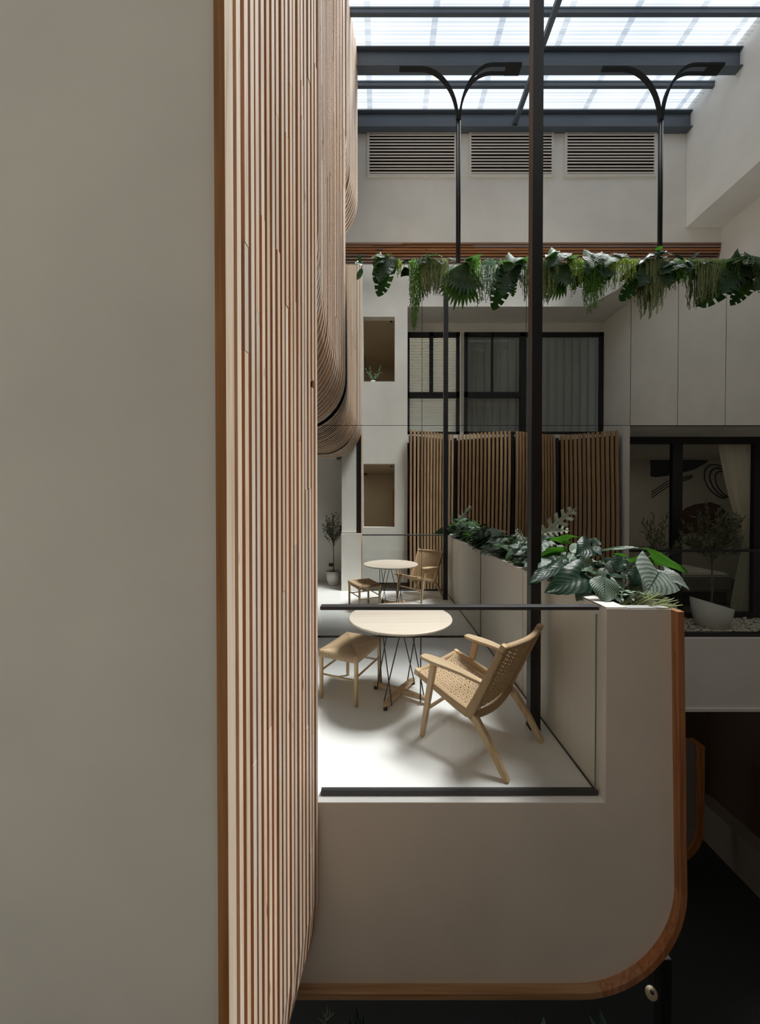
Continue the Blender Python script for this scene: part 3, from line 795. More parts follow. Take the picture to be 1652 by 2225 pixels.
# ------------------------------------------------------------------ leaves
def leaf_mesh(kind, L, Wd, droop=.35, fold=.25, wav=.0, seed=0):
    """blade along +Y from the origin, upper side +Z; returns verts, faces, uvs"""
    rnd = random.Random(seed); vs, fs, us = [], [], []
    if kind in ('fan', 'fan2'):
        nb = 13; SP = 78 if kind == 'fan' else 40; kz = .09 if kind == 'fan' else .055
        for b in range(nb):
            an = R(-SP + 2 * SP * b / (nb - 1)); ll = L * (1 - .25 * abs(an) / R(78)) * rnd.uniform(.92, 1.05)
            d = Vector((math.sin(an), math.cos(an), 0)); n = Vector((math.cos(an), -math.sin(an), 0)); o = len(vs)
            for i in range(7):
                t = i / 6; wv = Wd * kz * (math.sin(math.pi * min(1, t * .8 + .08)) if t < .95 else .12)
                p = d * ll * t; z = -droop * ll * t * t * (.6 + .8 * abs(an))
                for c in (-1, 0, 1):
                    vs.append(p + n * wv * c + Vector((0, 0, z + (0 if c else -wv * .5)))); us.append((.5 + c * .45, t))
            for i in range(6):
                for c in range(2): fs.append((o + i * 3 + c, o + i * 3 + c + 1, o + i * 3 + c + 4, o + i * 3 + c + 3))
        return vs, fs, us
    nt = 24 if kind in ('mon', 'split') else 16
    nu = 8
    bend = rnd.uniform(.8, 1.2) * droop
    for i in range(nt + 1):
        t = i / nt
        if kind == 'oval': wv = Wd / 2 * (math.sin(math.pi * t ** .85) ** .75 if 0 < t < 1 else 0.02)
        elif kind == 'heart': wv = Wd / 2 * (1.0 - t ** 1.9) * (1 - .12 * (1 - t) ** 3) + .002
        elif kind == 'mon': wv = Wd / 2 * (1 - t ** 2.3) ** .8 + .002
        elif kind == 'split': wv = Wd / 2 * (math.sin(math.pi * (t * .9 + .08)) ** .7) + .001
        else: wv = Wd / 2 * math.sin(math.pi * t) + .001
        for j in range(nu + 1):
            u = -1 + 2 * j / nu
            x = u * wv; y = L * t
            if kind in ('heart', 'mon'): y -= L * .30 * (abs(u) ** 1.6) * (1 - t) ** 2.2 - L * .04 * 0
            if kind in ('mon', 'split'): y += L * .10 * abs(u) * math.sin(math.pi * t)
            z = -bend * L * (t ** 1.8) * .9 + fold * abs(x) - fold * .9 * x * x / max(Wd * .5, .01)
            z += wav * L * math.sin(t * 9 + u * 2 + seed) * abs(u) * .7 + .012 * L * math.cos(t * 44 - abs(u) * 14) * abs(u) * (kind != 'split')
            vs.append(Vector((x, y, z))); us.append((.5 + u * .5, t))
    for i in range(nt):
        for j in range(nu):
            au = abs(-1 + (2 * j + 1) / nu)
            if kind == 'mon' and au > .42 and i % 4 == 2 and 2 < i < nt - 2: continue
            if kind == 'split' and au > .24 and i % 4 in (2, 3) and i > 1: continue
            o = i * (nu + 1) + j
            fs.append((o, o + 1, o + nu + 2, o + nu + 1))
    return vs, fs, us
def put_leaf(mb, kind, base, tip, Wr, roll=0.0, up=(0, 0, 1), droop=.25, fold=.30, wav=.06, seed=None, Lk=1.0):
    base = Vector(base); tip = Vector(tip); d = tip - base; L = d.length * Lk; d.normalize()
    upv = Vector(up); n = upv - d * upv.dot(d)
    if n.length < 1e-4: n = Vector((0, -1, 0)) - d * (-d.y)
    n.normalize(); x = d.cross(n).normalized()
    rot = Matrix.Rotation(roll, 3, d); n = rot @ n; x = rot @ x
    # lift the start so that the drooping blade still ends near the tip
    lift = droop * .8
    d2 = (d + n * lift).normalized(); n2 = (n - d * lift).normalized()
    vs, fs, us = leaf_mesh(kind, L, L * Wr, droop, fold, wav, seed if seed is not None else random.randint(0, 9999))
    mb.add([base + x * v.x + d2 * v.y + n2 * v.z for v in vs], fs, True, us)
    return mb
def stem(par, a, b_, r=.004, sagz=.02):
    a, b_ = Vector(a), Vector(b_)
    m_ = a.lerp(b_, .5) + Vector((0, 0, sagz)); 
    MB().tube([a, a.lerp(m_, .5) + Vector((0, 0, sagz * .3)), m_, m_.lerp(b_, .5) + Vector((0, 0, sagz * .3)), b_], [r, r, r * .9, r * .8, r * .7], 5).build('stem', M['stem'], par)

def hero_plant(label, root, leaves, group='foliage plants in the balcony planter', cat='plant', name='foliage_plant'):
    root = Vector(root); t = thing(name, label, cat, tuple(root), group)
    for (kind, mat, b_, tp, wr, kw) in leaves:
        stem(t, root, b_)
        put_leaf(MB(), kind, b_, tp, wr, **kw).build('leaf', M[mat], t, fix=False)
    return t
def A(px, py, Y): return at(px, py, Y)
UPC = (0, -.55, .85)   # leaf faces tipped towards the open side
H = [
 ('big dark arrow shaped plant hanging over the planter coping behind the handrail end', (1.47, 2.62, 1.07), [
   ('heart', 'l_dark', A(1272, 1250, 2.44), A(1186, 1287, 2.32), .72, dict(up=(0, -.8, .6), droop=.16, wav=.04)),
   ('heart', 'l_dark', A(1226, 1228, 2.66), A(1150, 1264, 2.50), .46, dict(up=(0, -.4, .9), droop=.3)),
   ('heart', 'l_dark', A(1230, 1228, 2.66), A(1268, 1240, 2.58), .8, dict(up=(0, -.6, .8), droop=.2))]),
 ('pale mint heart leaved plant behind the big dark arrow leaf', (1.49, 2.78, 1.07), [
   ('heart', 'l_mint', A(1262, 1216, 2.66), A(1296, 1250, 2.58), .95, dict(up=(-.2, -.8, .5), droop=.12)),
   ('heart', 'l_mint', A(1252, 1214, 2.70), A(1236, 1232, 2.66), .9, dict(up=(0, -.8, .5), droop=.15)),
   ('oval', 'l_mint', A(1240, 1200, 2.8), A(1262, 1182, 2.86), .6, dict(up=(0, -.8, .5), droop=.15))]),
 ('tall dark glossy leaved plant standing above the mint leaves', (1.52, 2.68, 1.07), [
   ('heart', 'l_dark', A(1284, 1186, 2.66), A(1252, 1208, 2.56), .95, dict(up=(0, -.8, .6), droop=.2)),
   ('heart', 'l_dark', A(1288, 1188, 2.66), A(1306, 1206, 2.58), 1.05, dict(up=(0, -.8, .6), droop=.2)),
   ('heart', 'l_dark', A(1290, 1182, 2.68), A(1302, 1170, 2.74), .9, dict(up=(0, -.8, .6), droop=.2)),
   ('heart', 'l_mid', A(1312, 1195, 2.66), A(1398, 1196, 2.56), .34, dict(up=(0, -.15, 1), droop=.5, wav=.03))]),
 ('bright green leaved plant left of the tall dark plant', (1.5, 2.98, 1.07), [
   ('heart', 'l_lime', A(1236, 1172, 2.92), A(1188, 1171, 2.86), .5, dict(up=(0, .7, .7), droop=.2)),
   ('oval', 'l_lime', A(1232, 1196, 2.86), A(1172, 1206, 2.8), .5, dict(up=(0, .7, .7), droop=.2)),
   ('oval', 'l_sil', A(1200, 1214, 2.8), A(1172, 1232, 2.72), .6, dict(up=UPC, droop=.3)),
   ('oval', 'l_cal', A(1172, 1214, 2.86), A(1160, 1252, 2.78), .62, dict(up=(0, -.9, .4), droop=.2)),
   ('oval', 'l_sil', A(1206, 1226, 2.74), A(1186, 1244, 2.66), .7, dict(up=UPC, droop=.3)),
   ('oval', 'l_dark', A(1224, 1210, 2.78), A(1204, 1228, 2.7), .7, dict(up=UPC, droop=.3)),
   ('oval', 'l_dark', A(1244, 1222, 2.72), A(1224, 1240, 2.64), .7, dict(up=UPC, droop=.3)),
   ('oval', 'l_mid', A(1196, 1186, 2.9), A(1178, 1196, 2.84), .7, dict(up=UPC, droop=.3))]),
 ('large silver veined plant at the front corner of the planter', (1.54, 2.36, 1.07), [
   ('heart', 'l_sil', A(1432, 1243, 2.30), A(1404, 1291, 2.20), 1.45, dict(up=(0, -.85, .5), droop=.16, fold=.3, wav=.06)),
   ('heart', 'l_sil', A(1444, 1240, 2.32), A(1499, 1281, 2.22), .62, dict(up=(.1, -.85, .5), droop=.2, fold=.3, wav=.06)),
   ('oval', 'l_dark', A(1392, 1236, 2.40), A(1376, 1272, 2.32), .7, dict(up=(0, -.85, .5), droop=.2)),
   ('oval', 'l_cal', A(1352, 1242, 2.42), A(1378, 1262, 2.34), .7, dict(up=(0, -.85, .5), droop=.3)),
   ('oval', 'l_dark', A(1356, 1212, 2.5), A(1336, 1240, 2.42), .7, dict(up=(0, -.85, .5), droop=.3)),
   ('oval', 'l_sil', A(1376, 1222, 2.44), A(1402, 1250, 2.36), .6, dict(up=(0, -.8, .5), droop=.3)),
   ('oval', 'l_sil', A(1330, 1216, 2.5), A(1322, 1262, 2.46), .45, dict(up=(-.5, -.8, .3), droop=.2))]),
 ('bright green broad leaved plant rising behind the silver veined plant', (1.54, 2.52, 1.07), [
   ('heart', 'l_lime', A(1414, 1208, 2.42), A(1495, 1243, 2.32), .52, dict(up=(.1, .75, .65), droop=.15)),
   ('heart', 'l_lime', A(1404, 1218, 2.46), A(1358, 1216, 2.4), .5, dict(up=(0, .7, .7), droop=.2)),
   ('heart', 'l_lime', A(1338, 1206, 2.54), A(1368, 1208, 2.5), .6, dict(up=(0, .7, .7), droop=.2)),
   ('oval', 'l_lime', A(1312, 1218, 2.6), A(1302, 1240, 2.56), .5, dict(up=(0, .7, .7), droop=.2)),
   ('oval', 'l_mid', A(1362, 1228, 2.46), A(1374, 1258, 2.4), .6, dict(up=(0, -.8, .5), droop=.2)),
   ('oval', 'l_sil', A(1345, 1228, 2.46), A(1390, 1256, 2.38), .55, dict(up=(0, -.8, .5), droop=.35))]),
 ('striped oval leaved plant drooping over the coping at the planter front', (1.47, 2.42, 1.07), [
   ('oval', 'l_cal', A(1312, 1252, 2.30), A(1314, 1308, 2.20), 1.0, dict(up=(-.1, -.95, .25), droop=.08, fold=.12)),
   ('oval', 'l_cal', A(1272, 1276, 2.38), A(1254, 1307, 2.32), .62, dict(up=(-.2, -.95, .25), droop=.12)),
   ('oval', 'l_cal', A(1330, 1252, 2.36), A(1356, 1282, 2.28), .7, dict(up=(.1, -.95, .25), droop=.12)),
   ('oval', 'l_cal', A(1318, 1236, 2.44), A(1300, 1262, 2.38), .6, dict(up=(-.1, -.9, .3), droop=.12))]),
 ('silvery deeply cut leaves reaching up behind the black column', (1.5, 3.25, 1.07), [
   ('split', 'l_grey', A(1168, 1172, 3.1), A(1252, 1104, 3.0), .36, dict(up=(0, -.8, .6), droop=.18)),
   ('split', 'l_grey', A(1172, 1160, 3.1), A(1238, 1152, 2.96), .5, dict(up=(0, -.7, .7), droop=.25)),
   ('split', 'l_grey', A(1140, 1180, 3.2), A(1120, 1150, 3.2), .5, dict(up=(0, -.7, .7), droop=.25))]),
]
for lab, root, lv in H: hero_plant(lab, root, lv)
# small wispy plant and antler fern at the very front corner
wp = thing('wispy_plant', 'small slender stemmed plant under the striped leaves at the planter front', 'plant', (1.47, 2.24, 1.07), 'foliage plants in the balcony planter')
for px in (1350, 1372, 1395):
    base = A(px, 1316, 2.24); base.z = 1.07; tp = A(px + 2, 1286, 2.24)
    MB().tube([base, tp], .004, 5).build('stem', M['l_mint'], wp)
    for k in range(6):
        a_ = k * 1.05 + px; mid = tp + Vector((0, 0, -.02 * (k % 3)))
        put_leaf(MB(), 'oval', mid, mid + Vector((math.cos(a_) * .07, math.sin(a_) * .05, .0)), .28, droop=.5).build('leaf', M['l_mint'], wp, fix=False)
af = thing('antler_fern', 'olive green antler like fern at the right front corner of the planter', 'plant', (1.58, 2.22, 1.07), 'foliage plants in the balcony planter')
rnd = random.Random(5)
for k in range(22):
    b0 = Vector((rnd.uniform(1.50, 1.62), rnd.uniform(2.16, 2.34), 1.07)); an = rnd.uniform(-.5, 1.2); ln = rnd.uniform(.1, .2)
    d = Vector((math.cos(an) * .8, -.45 + rnd.uniform(-.3, .3), rnd.uniform(.25, .7))).normalized()
    mb = MB(); p1 = b0 + d * ln * .6; p2 = b0 + d * ln
    mb.tube([b0, p1, p2], [.005, .0045, .002], 5)
    for s in (-1, 1):
        sd_ = (d + Vector((0, 0, .5 * s)) + Vector((.3, 0, 0))).normalized()
        mb.tube([p1, p1 + sd_ * ln * .35], [.004, .0015], 5); mb.tube([b0.lerp(p1, .6), b0.lerp(p1, .6) + (sd_ + Vector((0, -.4, 0))) * ln * .3], [.004, .0015], 5)
    mb.build('frond', M['moss'], af, fix=False)
# row of fuller plants towards the mirror
kinds = [('oval', 'l_cal', .6), ('oval', 'l_sil', .62), ('heart', 'l_sil', .8), ('oval', 'l_mid', .5), ('heart', 'l_dark', .75), ('oval', 'l_mint', .42), ('heart', 'l_lime', .6)]
rowlab = ['first', 'second', 'third', 'fourth', 'fifth', 'sixth', 'seventh', 'eighth', 'ninth', 'tenth', 'eleventh', 'twelfth']
desc = ['silver leaved', 'striped', 'mid green', 'dark green', 'pale edged', 'mixed green']
i = 0; y = 2.95
while y < 4.60:
    k = kinds[i % len(kinds)]; rnd = random.Random(40 + i)
    t = thing('foliage_plant', '%s low %s plant counted from the black column towards the mirror' % (rowlab[i], desc[i % 6]), 'plant', (1.49, y, 1.07), 'foliage plants in the balcony planter')
    for j in range(20):
        an = rnd.uniform(0, 2 * math.pi) if j > 4 else rnd.uniform(R(150), R(280))
        r0 = rnd.uniform(.02, .09); b0 = Vector((1.48 + math.cos(an) * r0, y + math.sin(an) * r0 * 1.1, 1.09 + rnd.uniform(0, .27)))
        ln = rnd.uniform(.11, .20); e = rnd.uniform(-.7, .25)
        tp = b0 + Vector((math.cos(an) * ln * math.cos(e), math.sin(an) * ln * math.cos(e), math.sin(e) * ln))
        kk = k if rnd.random() < .65 else kinds[rnd.randrange(len(kinds))]
        stem(t, (1.49, y, 1.07), b0, .003, .01)
        put_leaf(MB(), kk[0], b0, tp, kk[2], up=(-.25, -.35, .9), droop=.3, seed=rnd.randint(0, 999)).build('leaf', M[kk[1]], t, fix=False)
    y += .16; i += 1
# filler just behind the hero plants so that no soil shows
for q, (x, y) in enumerate([(1.5, 2.5), (1.56, 2.72), (1.46, 2.86)]):
    rnd = random.Random(90 + q)
    t = thing('foliage_plant', ['dark undergrowth plant beneath the silver veined leaves', 'dark undergrowth plant beneath the tall dark leaves', 'dark undergrowth plant close behind the black column'][q], 'plant', (x, y, 1.07), 'foliage plants in the balcony planter')
    for j in range(24):
        an = rnd.uniform(0, 2 * math.pi); b0 = Vector((x + math.cos(an) * .05, y + math.sin(an) * .06, 1.09 + rnd.uniform(0, .20)))
        ln = rnd.uniform(.09, .16); tp = b0 + Vector((math.cos(an) * ln, math.sin(an) * ln, rnd.uniform(-.05, .05)))
        put_leaf(MB(), 'oval', b0, tp, .55, up=(0, -.4, .9), seed=j).build('leaf', M[['l_dark', 'l_mid', 'l_cal'][j % 3]], t, fix=False)

# ------------------------------------------------------------------ plants along the top of the mirror
YH = YM - .035; ZH = ZT + .012
GH = 'plants trailing over the top of the mirror'
def hang_leafy(label, px, items, name='monstera'):
    t = thing(name, label, 'plant', (at(px, 575, YM).x, YM + .03, ZH), GH)
    rt = Vector((at(px, 575, YM).x, YM + .03, ZH))
    for kind, mat, b_, tp, wr, kw in items:
        y0 = kw.pop('y0', -.05); y1 = kw.pop('y1', -.16)
        b3 = at(b_[0], b_[1], YM + y0); t3 = at(tp[0], tp[1], YM + y1)
        stem(t, rt, b3, .005, .03)
        put_leaf(MB(), kind, b3, t3, wr * (.84 if kind == 'mon' else 1), **kw).build('leaf', M[mat], t, fix=False)
UH = (0, -.75, .65); UD = (0, -1, .05)
def mon(b_, tp, wr=.85, up=UH, mat='l_mon', kind='mon', **k): return (kind, mat, b_, tp, wr, dict(up=up, **k))
hang_leafy('small single paddle leaf at the left end of the mirror top', 787, [mon((784, 571), (778, 553), .5, UD, 'l_mid', 'oval'), mon((786, 573), (772, 573), .5, UD, 'l_mid', 'oval')], 'leafy_plant')
hang_leafy('leftmost split leaf plant hanging over the mirror top', 840, [mon((838, 560), (812, 578), .9), mon((842, 566), (822, 613), .8, UD, droop=.1), mon((832, 556), (808, 560), .7, UH, 'l_lime', 'heart'), mon((840, 556), (850, 552), .8)])
hang_leafy('small dark leafed plant beside the leftmost yellow vine', 884, [mon((878, 572), (893, 564), .7, UH, 'l_dark', 'oval'), mon((890, 572), (874, 566), .6, UH, 'l_dark', 'oval')], 'leafy_plant')
hang_leafy('split leaf plant arching above the first mossy tuft', 945, [mon((926, 556), (962, 556), .8, (0, -.5, .9)), mon((934, 562), (908, 574), .8), mon((950, 566), (962, 574), .7)])
hang_leafy('single pale leaf left of the fan palm', 985, [mon((990, 566), (974, 559), .4, (0, -.4, .9), 'l_mint', 'oval')], 'leafy_plant')
hang_leafy('fan palm with one frond up and one hanging at left', 1015, [mon((1012, 566), (1050, 552), 1, (0, -.4, .9), 'l_palm', 'fan', droop=.1), mon((1014, 570), (998, 640), 1, UD, 'l_palm', 'fan2', droop=.05)], 'fan_palm')
hang_leafy('split leaf plant left of the black column with a leaf hanging low', 1118, [mon((1120, 560), (1098, 590), .9), mon((1108, 582), (1090, 644), .75, UD, droop=.1), mon((1122, 562), (1142, 582), .8), mon((1122, 600), (1136, 612), .8, UD)])
hang_leafy('fan palm above the mossy tuft at the black column', 1145, [mon((1120, 570), (1157, 556), 1, (0, -.4, .9), 'l_palm', 'fan', droop=.15), mon((1110, 572), (1090, 566), .8, (0, -.4, .9), 'l_palm', 'fan')], 'fan_palm')
hang_leafy('broad split leaf plant just right of the black column', 1215, [mon((1216, 550), (1194, 580), 1.0), mon((1222, 552), (1240, 570), .9), mon((1214, 546), (1186, 558), .5, (0, -.4, .9), 'l_lime', 'oval')])
hang_leafy('fan palm between two split leaf plants right of the column', 1240, [mon((1226, 560), (1262, 554), 1, (0, -.5, .8), 'l_palm', 'fan', droop=.2), mon((1234, 574), (1212, 618), 1, UD, 'l_palm', 'fan2', droop=.05)], 'fan_palm')
hang_leafy('rounded split leaf plant above the long pale vine', 1292, [mon((1290, 552), (1282, 584), 1.0), mon((1296, 552), (1306, 576), .9), mon((1276, 580), (1276, 596), .8, UD), mon((1306, 580), (1312, 604), .9, UD)])
hang_leafy('split leaf plant arching to the right above the yellow green fringe', 1335, [mon((1330, 556), (1318, 576), 1.1), mon((1338, 552), (1370, 562), .65), mon((1326, 584), (1318, 602), .9, UD)])
hang_leafy('large arching leaves around the foot of the right lamp post', 1430, [mon((1425, 552), (1386, 576), .45, (0, -.4, .9), 'l_dark', 'heart'), mon((1432, 548), (1486, 562), .45, (0, -.4, .9), 'l_dark', 'heart'), mon((1426, 556), (1452, 562), .6), mon((1412, 584), (1386, 622), .8, UD), mon((1446, 586), (1452, 622), .8, UD), mon((1428, 548), (1436, 534), .7, (0, -.4, .9), 'l_lime', 'oval')])
hang_leafy('dark split leaf plant between the two longest mossy tufts', 1476, [mon((1490, 572), (1440, 590), .75), mon((1488, 570), (1496, 590), 1.1), mon((1462, 570), (1440, 578), .8)])
hang_leafy('two upright dark oval leaves right of the right lamp post', 1500, [mon((1494, 568), (1528, 546), .55, UH, 'l_dark', 'oval'), mon((1492, 566), (1504, 574), .5, UH, 'l_dark', 'oval')], 'leafy_plant')
hang_leafy('flat dark leaf lying on the rightmost mossy tuft', 1534, [mon((1514, 572), (1556, 572), .4, (0, -.6, .8), 'l_dark', 'oval')], 'leafy_plant')
hang_leafy('fan palm with a big split leaf hanging near the right edge', 1600, [mon((1622, 556), (1574, 574), .9, (0, -.5, .85), 'l_palm', 'fan', droop=.2), mon((1618, 576), (1566, 636), .8, UD, droop=.05), mon((1616, 552), (1646, 570), .8)], 'leafy_plant')
hang_leafy('split leaf plant cut by the right edge of the frame', 1650, [mon((1650, 566), (1640, 588), .9), mon((1656, 600), (1642, 632), .8, UD)])
def strand_plant(label, px0, px1, lens, mat, leaf, n, name='trailing_vine', seed=1, dens=.022, lw=.5, rad=.0034, depth=.12):
    rnd = random.Random(seed); c = (px0 + px1) / 2; x0 = at(px0, 575, YM).x; x1 = at(px1, 575, YM).x
    t = thing(name, label, 'plant', ((x0 + x1) / 2, YM + .02, ZH), GH)
    for i in range(n):
        u = (i + rnd.random()) / n; x = x0 + (x1 - x0) * u
        lo = lens(u) * rnd.uniform(.55, 1.05); yy = YM - rnd.uniform(.03, depth)
        pts = [Vector((x, YM + .03, ZH + .005)), Vector((x + rnd.uniform(-.01, .01), YM - .01, ZH + .03)), Vector((x, yy, ZH - .01))]
        nn = max(3, int(lo / .06))
        for k in range(1, nn + 1):
            pts.append(Vector((x + rnd.uniform(-.012, .012) + (rnd.random() - .5) * .02 * k / nn, yy + rnd.uniform(-.006, .006), ZH - .01 - lo * k / nn)))
        mb = MB(); mb.tube(pts, rad, 4)
        # leaflets
        tot = sum((b - a).length for a, b in zip(pts, pts[1:])); s = .03
        k = 0
        for a_, b_ in zip(pts, pts[1:]):
            ln = (b_ - a_).length; m_ = max(1, int(ln / dens))
            for q in range(m_):
                p = a_.lerp(b_, (q + .5) / m_); k += 1
                an = rnd.uniform(0, 6.28); d = Vector((math.cos(an), math.sin(an) * .7, rnd.uniform(-.9, .1))).normalized() * leaf
                n_ = d.cross(Vector((0, 0, 1))); n_ = (n_.normalized() if n_.length > 1e-5 else Vector((1, 0, 0))) * leaf * lw * .5
                mb.add([p, p + d * .5 + n_, p + d, p + d * .5 - n_], [(0, 1, 2, 3)], False, [(.5, 0), (1, .5), (.5, 1), (0, .5)])
        mb.build('strand', M[mat], t, fix=False)
PX = YM / 800
strand_plant('small yellow green vine hanging right of the leftmost split leaf', 862, 874, lambda u: 18 * PX, 'viney', .026, 7, seed=2)
strand_plant('long bright vine reaching lowest at the left above the windows', 890, 916, lambda u: (70 + 75 * math.sin(math.pi * u)) * PX, 'vine', .030, 15, seed=3)
strand_plant('first mossy grey green tuft from the left', 912, 972, lambda u: (72 - 20 * u) * PX, 'moss', .017, 64, 'mossy_trailer', seed=4, dens=.011, lw=.42)
strand_plant('bright vine hanging right of the hanging palm frond', 1016, 1042, lambda u: (60 + 28 * u) * PX, 'vine', .030, 14, seed=5)
strand_plant('pale blue green vine with a sprig standing above the mirror', 1048, 1080, lambda u: 70 * PX, 'vineb', .032, 12, seed=6)
sprig = None
strand_plant('mossy tuft partly behind the black column', 1138, 1204, lambda u: (66 + 20 * u) * PX, 'moss', .017, 64, 'mossy_trailer', seed=7, dens=.011, lw=.42)
strand_plant('yellow green bead vine right of the column palm', 1232, 1258, lambda u: (40 + 20 * u) * PX, 'viney', .024, 16, seed=8, dens=.016, lw=.7)
strand_plant('long pale vine hanging in front of the chamfered soffit', 1267, 1312, lambda u: (60 + 45 * math.sin(math.pi * u)) * PX, 'vine', .030, 26, seed=9)
strand_plant('light green fringe of vine left of the right lamp post', 1312, 1386, lambda u: (46 - 6 * u) * PX, 'viney', .026, 34, seed=10)
strand_plant('long mossy tuft under the right lamp post', 1392, 1442, lambda u: (70 + 42 * math.sin(math.pi * u)) * PX, 'moss', .017, 70, 'mossy_trailer', seed=11, dens=.011, lw=.42)
strand_plant('short green vine beneath the two upright dark leaves', 1458, 1500, lambda u: 46 * PX, 'vine', .026, 18, seed=12)
strand_plant('rightmost long mossy tuft', 1506, 1557, lambda u: (90 - 14 * u) * PX, 'moss', .017, 70, 'mossy_trailer', seed=13, dens=.011, lw=.42)
strand_plant('bright green bushy vine right of the rightmost mossy tuft', 1556, 1594, lambda u: 44 * PX, 'vine', .030, 26, seed=14)
strand_plant('sparse vine at the right edge of the frame', 1622, 1656, lambda u: 60 * PX, 'viney', .026, 14, seed=15)

# ------------------------------------------------------------------ olive trees
def olive(label, pos, h, cr, potr, poth, pot_tilt=0.0, seed=1, zc=.62, lean=0.0, nb=34, nl=22, leafl=.06, potname='pot'):
    rnd = random.Random(seed); pos = Vector(pos)
    t = thing('potted_olive_tree', label, 'plant', tuple(pos), 'olive trees in white pots')
    n = 28; rings = []
    for r_, z in [(potr * .55, 0), (potr * .72, .02), (potr * .92, poth * .45), (potr, poth), (potr * .93, poth), (potr * .90, poth * .86), (.001, poth * .86)]:
        rings.append([pos + Vector((r_ * math.cos(2 * math.pi * j / n), r_ * math.sin(2 * math.pi * j / n), z + pot_tilt * r_ / potr * math.cos(2 * math.pi * j / n) * (z / poth))) for j in range(n)])
    pt_ = MB().sweep(rings, True, True).build(potname, M['pot'], t)
    MB().lathe([(.001, poth * .885), (potr * .89, poth * .875)], pos, 24).build('soil', M['soil'], pt_)
    z1 = h * .52
    tk = MB().tube([pos + Vector((0, 0, poth * .8)), pos + Vector((.01, 0, h * .3)), pos + Vector((lean, 0, z1)), pos + Vector((lean, 0, h * .66))], [.012, .010, .009, .006], 8).build('trunk', M['bark'], t)
    br = MB(); lf = MB(); cc = pos + Vector((lean, 0, h * .74))
    for i in range(nb):
        a_ = rnd.uniform(0, 6.28); el = rnd.uniform(-.45, 1.35)
        s = pos + Vector((lean, 0, z1 + rnd.uniform(-.02, h * .12)))
        e = cc + Vector((math.cos(a_) * cr * math.cos(el), math.sin(a_) * cr * math.cos(el), h * .26 * math.sin(el))) * rnd.uniform(.75, 1.02)
        m_ = s.lerp(e, .5) + Vector((math.cos(a_) * .03, math.sin(a_) * .03, -.03))
        br.tube([s, m_, e], [.0045, .003, .0015], 5)
        for q in range(nl):
            k = .25 + .75 * (q + rnd.random()) / nl
            p = s.lerp(m_, k * 2) if k < .5 else m_.lerp(e, k * 2 - 1)
            d = (e - s).normalized() * .6 + Vector((rnd.uniform(-1, 1), rnd.uniform(-1, 1), rnd.uniform(-.4, .9))); d.normalize(); d *= leafl * rnd.uniform(.8, 1.3)
            w_ = d.cross(Vector((rnd.uniform(-1, 1), rnd.uniform(-1, 1), rnd.uniform(-1, 1)))); w_ = (w_.normalized() if w_.length > 1e-6 else Vector((1, 0, 0))) * leafl * .13
            lf.add([p, p + d * .4 + w_, p + d, p + d * .4 - w_], [(0, 1, 2, 3)], False, [(.5, 0), (1, .5), (.5, 1), (0, .5)])
    br.build('branches', M['bark'], tk)
    o = lf.build('foliage', M['olive'], tk, fix=False); o['kind'] = 'stuff'
    return t
olive('olive tree in a round white pot in the corridor left of the balcony', (-.985, 1.62, 0), 1.56, .25, .155, .30, seed=3)
# small dark outlet plate on the corridor wall
ot = thing('wall_outlet', 'small dark outlet plate low on the corridor wall behind the olive tree', 'outlet', (-1.07, 1.235, .36))
MB().bbox(-1.135, -1.02, 1.230, 1.242, .325, .40, .003).build('plate', M['frame'], ot)
for x in (-1.10, -1.055): MB().bbox(x - .014, x + .014, 1.241, 1.245, .345, .38, .002).build('socket', M['black'], ot)

# ------------------------------------------------------------------ bedroom side
YW = 5.50; BX0 = xs[3]
struct('wall_spandrel', B(BX0 - .4, XR, YM + .01, YM + .20, -.93, -.02), M['wall'])
struct('trim_4', B(BX0 - .4, XR, YM - .008, YM + .02, -.955, -.915), M['wall'])
struct('ceiling_balcony', B(BX0 - .1, XR, YM + .046, YW + .3, 2.703, 2.85), M['wall'])
struct('floor_bedroom', B(1.5, 9.0, YM + .25, 8.6, -.12, -.035), M['lowwall'])
struct('wall_jamb', B(BX0 - .12, BX0 - .01, YM + .05, YW + .1, -.05, 2.703), M['wall'])
W = MB(); W.box(1.5, 9.0, 8.5, 8.6, -.1, 2.8); W.box(1.4, 1.5, YW + .1, 8.6, -.1, 2.8); W.box(1.5, BX0, YW + .02, YW + .1, -.05, 2.8)
struct('wall_bedroom', W, M['wall'])
W = MB(); W.box(9.0, 9.1, 5.4, 8.6, -.1, 2.8); W.box(XR + .2, 9.0, 5.4, 5.5, -.1, 2.8); struct('wall_bedroom_side', W, M['wall'])
struct('ceiling_bedroom', B(1.4, 9.1, YW + .03, 8.6, 2.72, 2.85), M['wall'])
wn = sempty('window_3', (4.7, YW, 0))
zt_ = at(1500, 953, YW).z; zf = at(1500, 965, YW).z
W = MB(); W.box(BX0, XR, YW - .03, YW + .03, zf, zt_ + .02); W.box(BX0, XR, YW - .03, YW + .03, -.02, .09); W.box(5.56, XR, YW - .03, YW + .03, .09, zf); W.box(BX0, BX0 + .03, YW - .03, YW + .03, .09, zf)
W.build('window_frame', M['frame'], wn)
ma = at(1458, 1100, YW).x; mb_ = at(1480, 1100, YW).x
B(ma, mb_, YW - .03, YW + .03, .09, zf).build('mullion', M['frame'], wn)
B(BX0 + .03, ma, YW - .004, YW + .004, .09, zf).build('pane', M['dglass'], wn)
B(mb_, 5.56, YW - .004, YW + .004, .09, zf).build('pane', M['dglass'], wn)
g2 = thing('glass_balustrade', 'low glass balustrade with black rail in front of the bedroom window', 'balustrade', (4.6, YM + .1, 0))
zr = at(1550, 1194, YM + .1).z
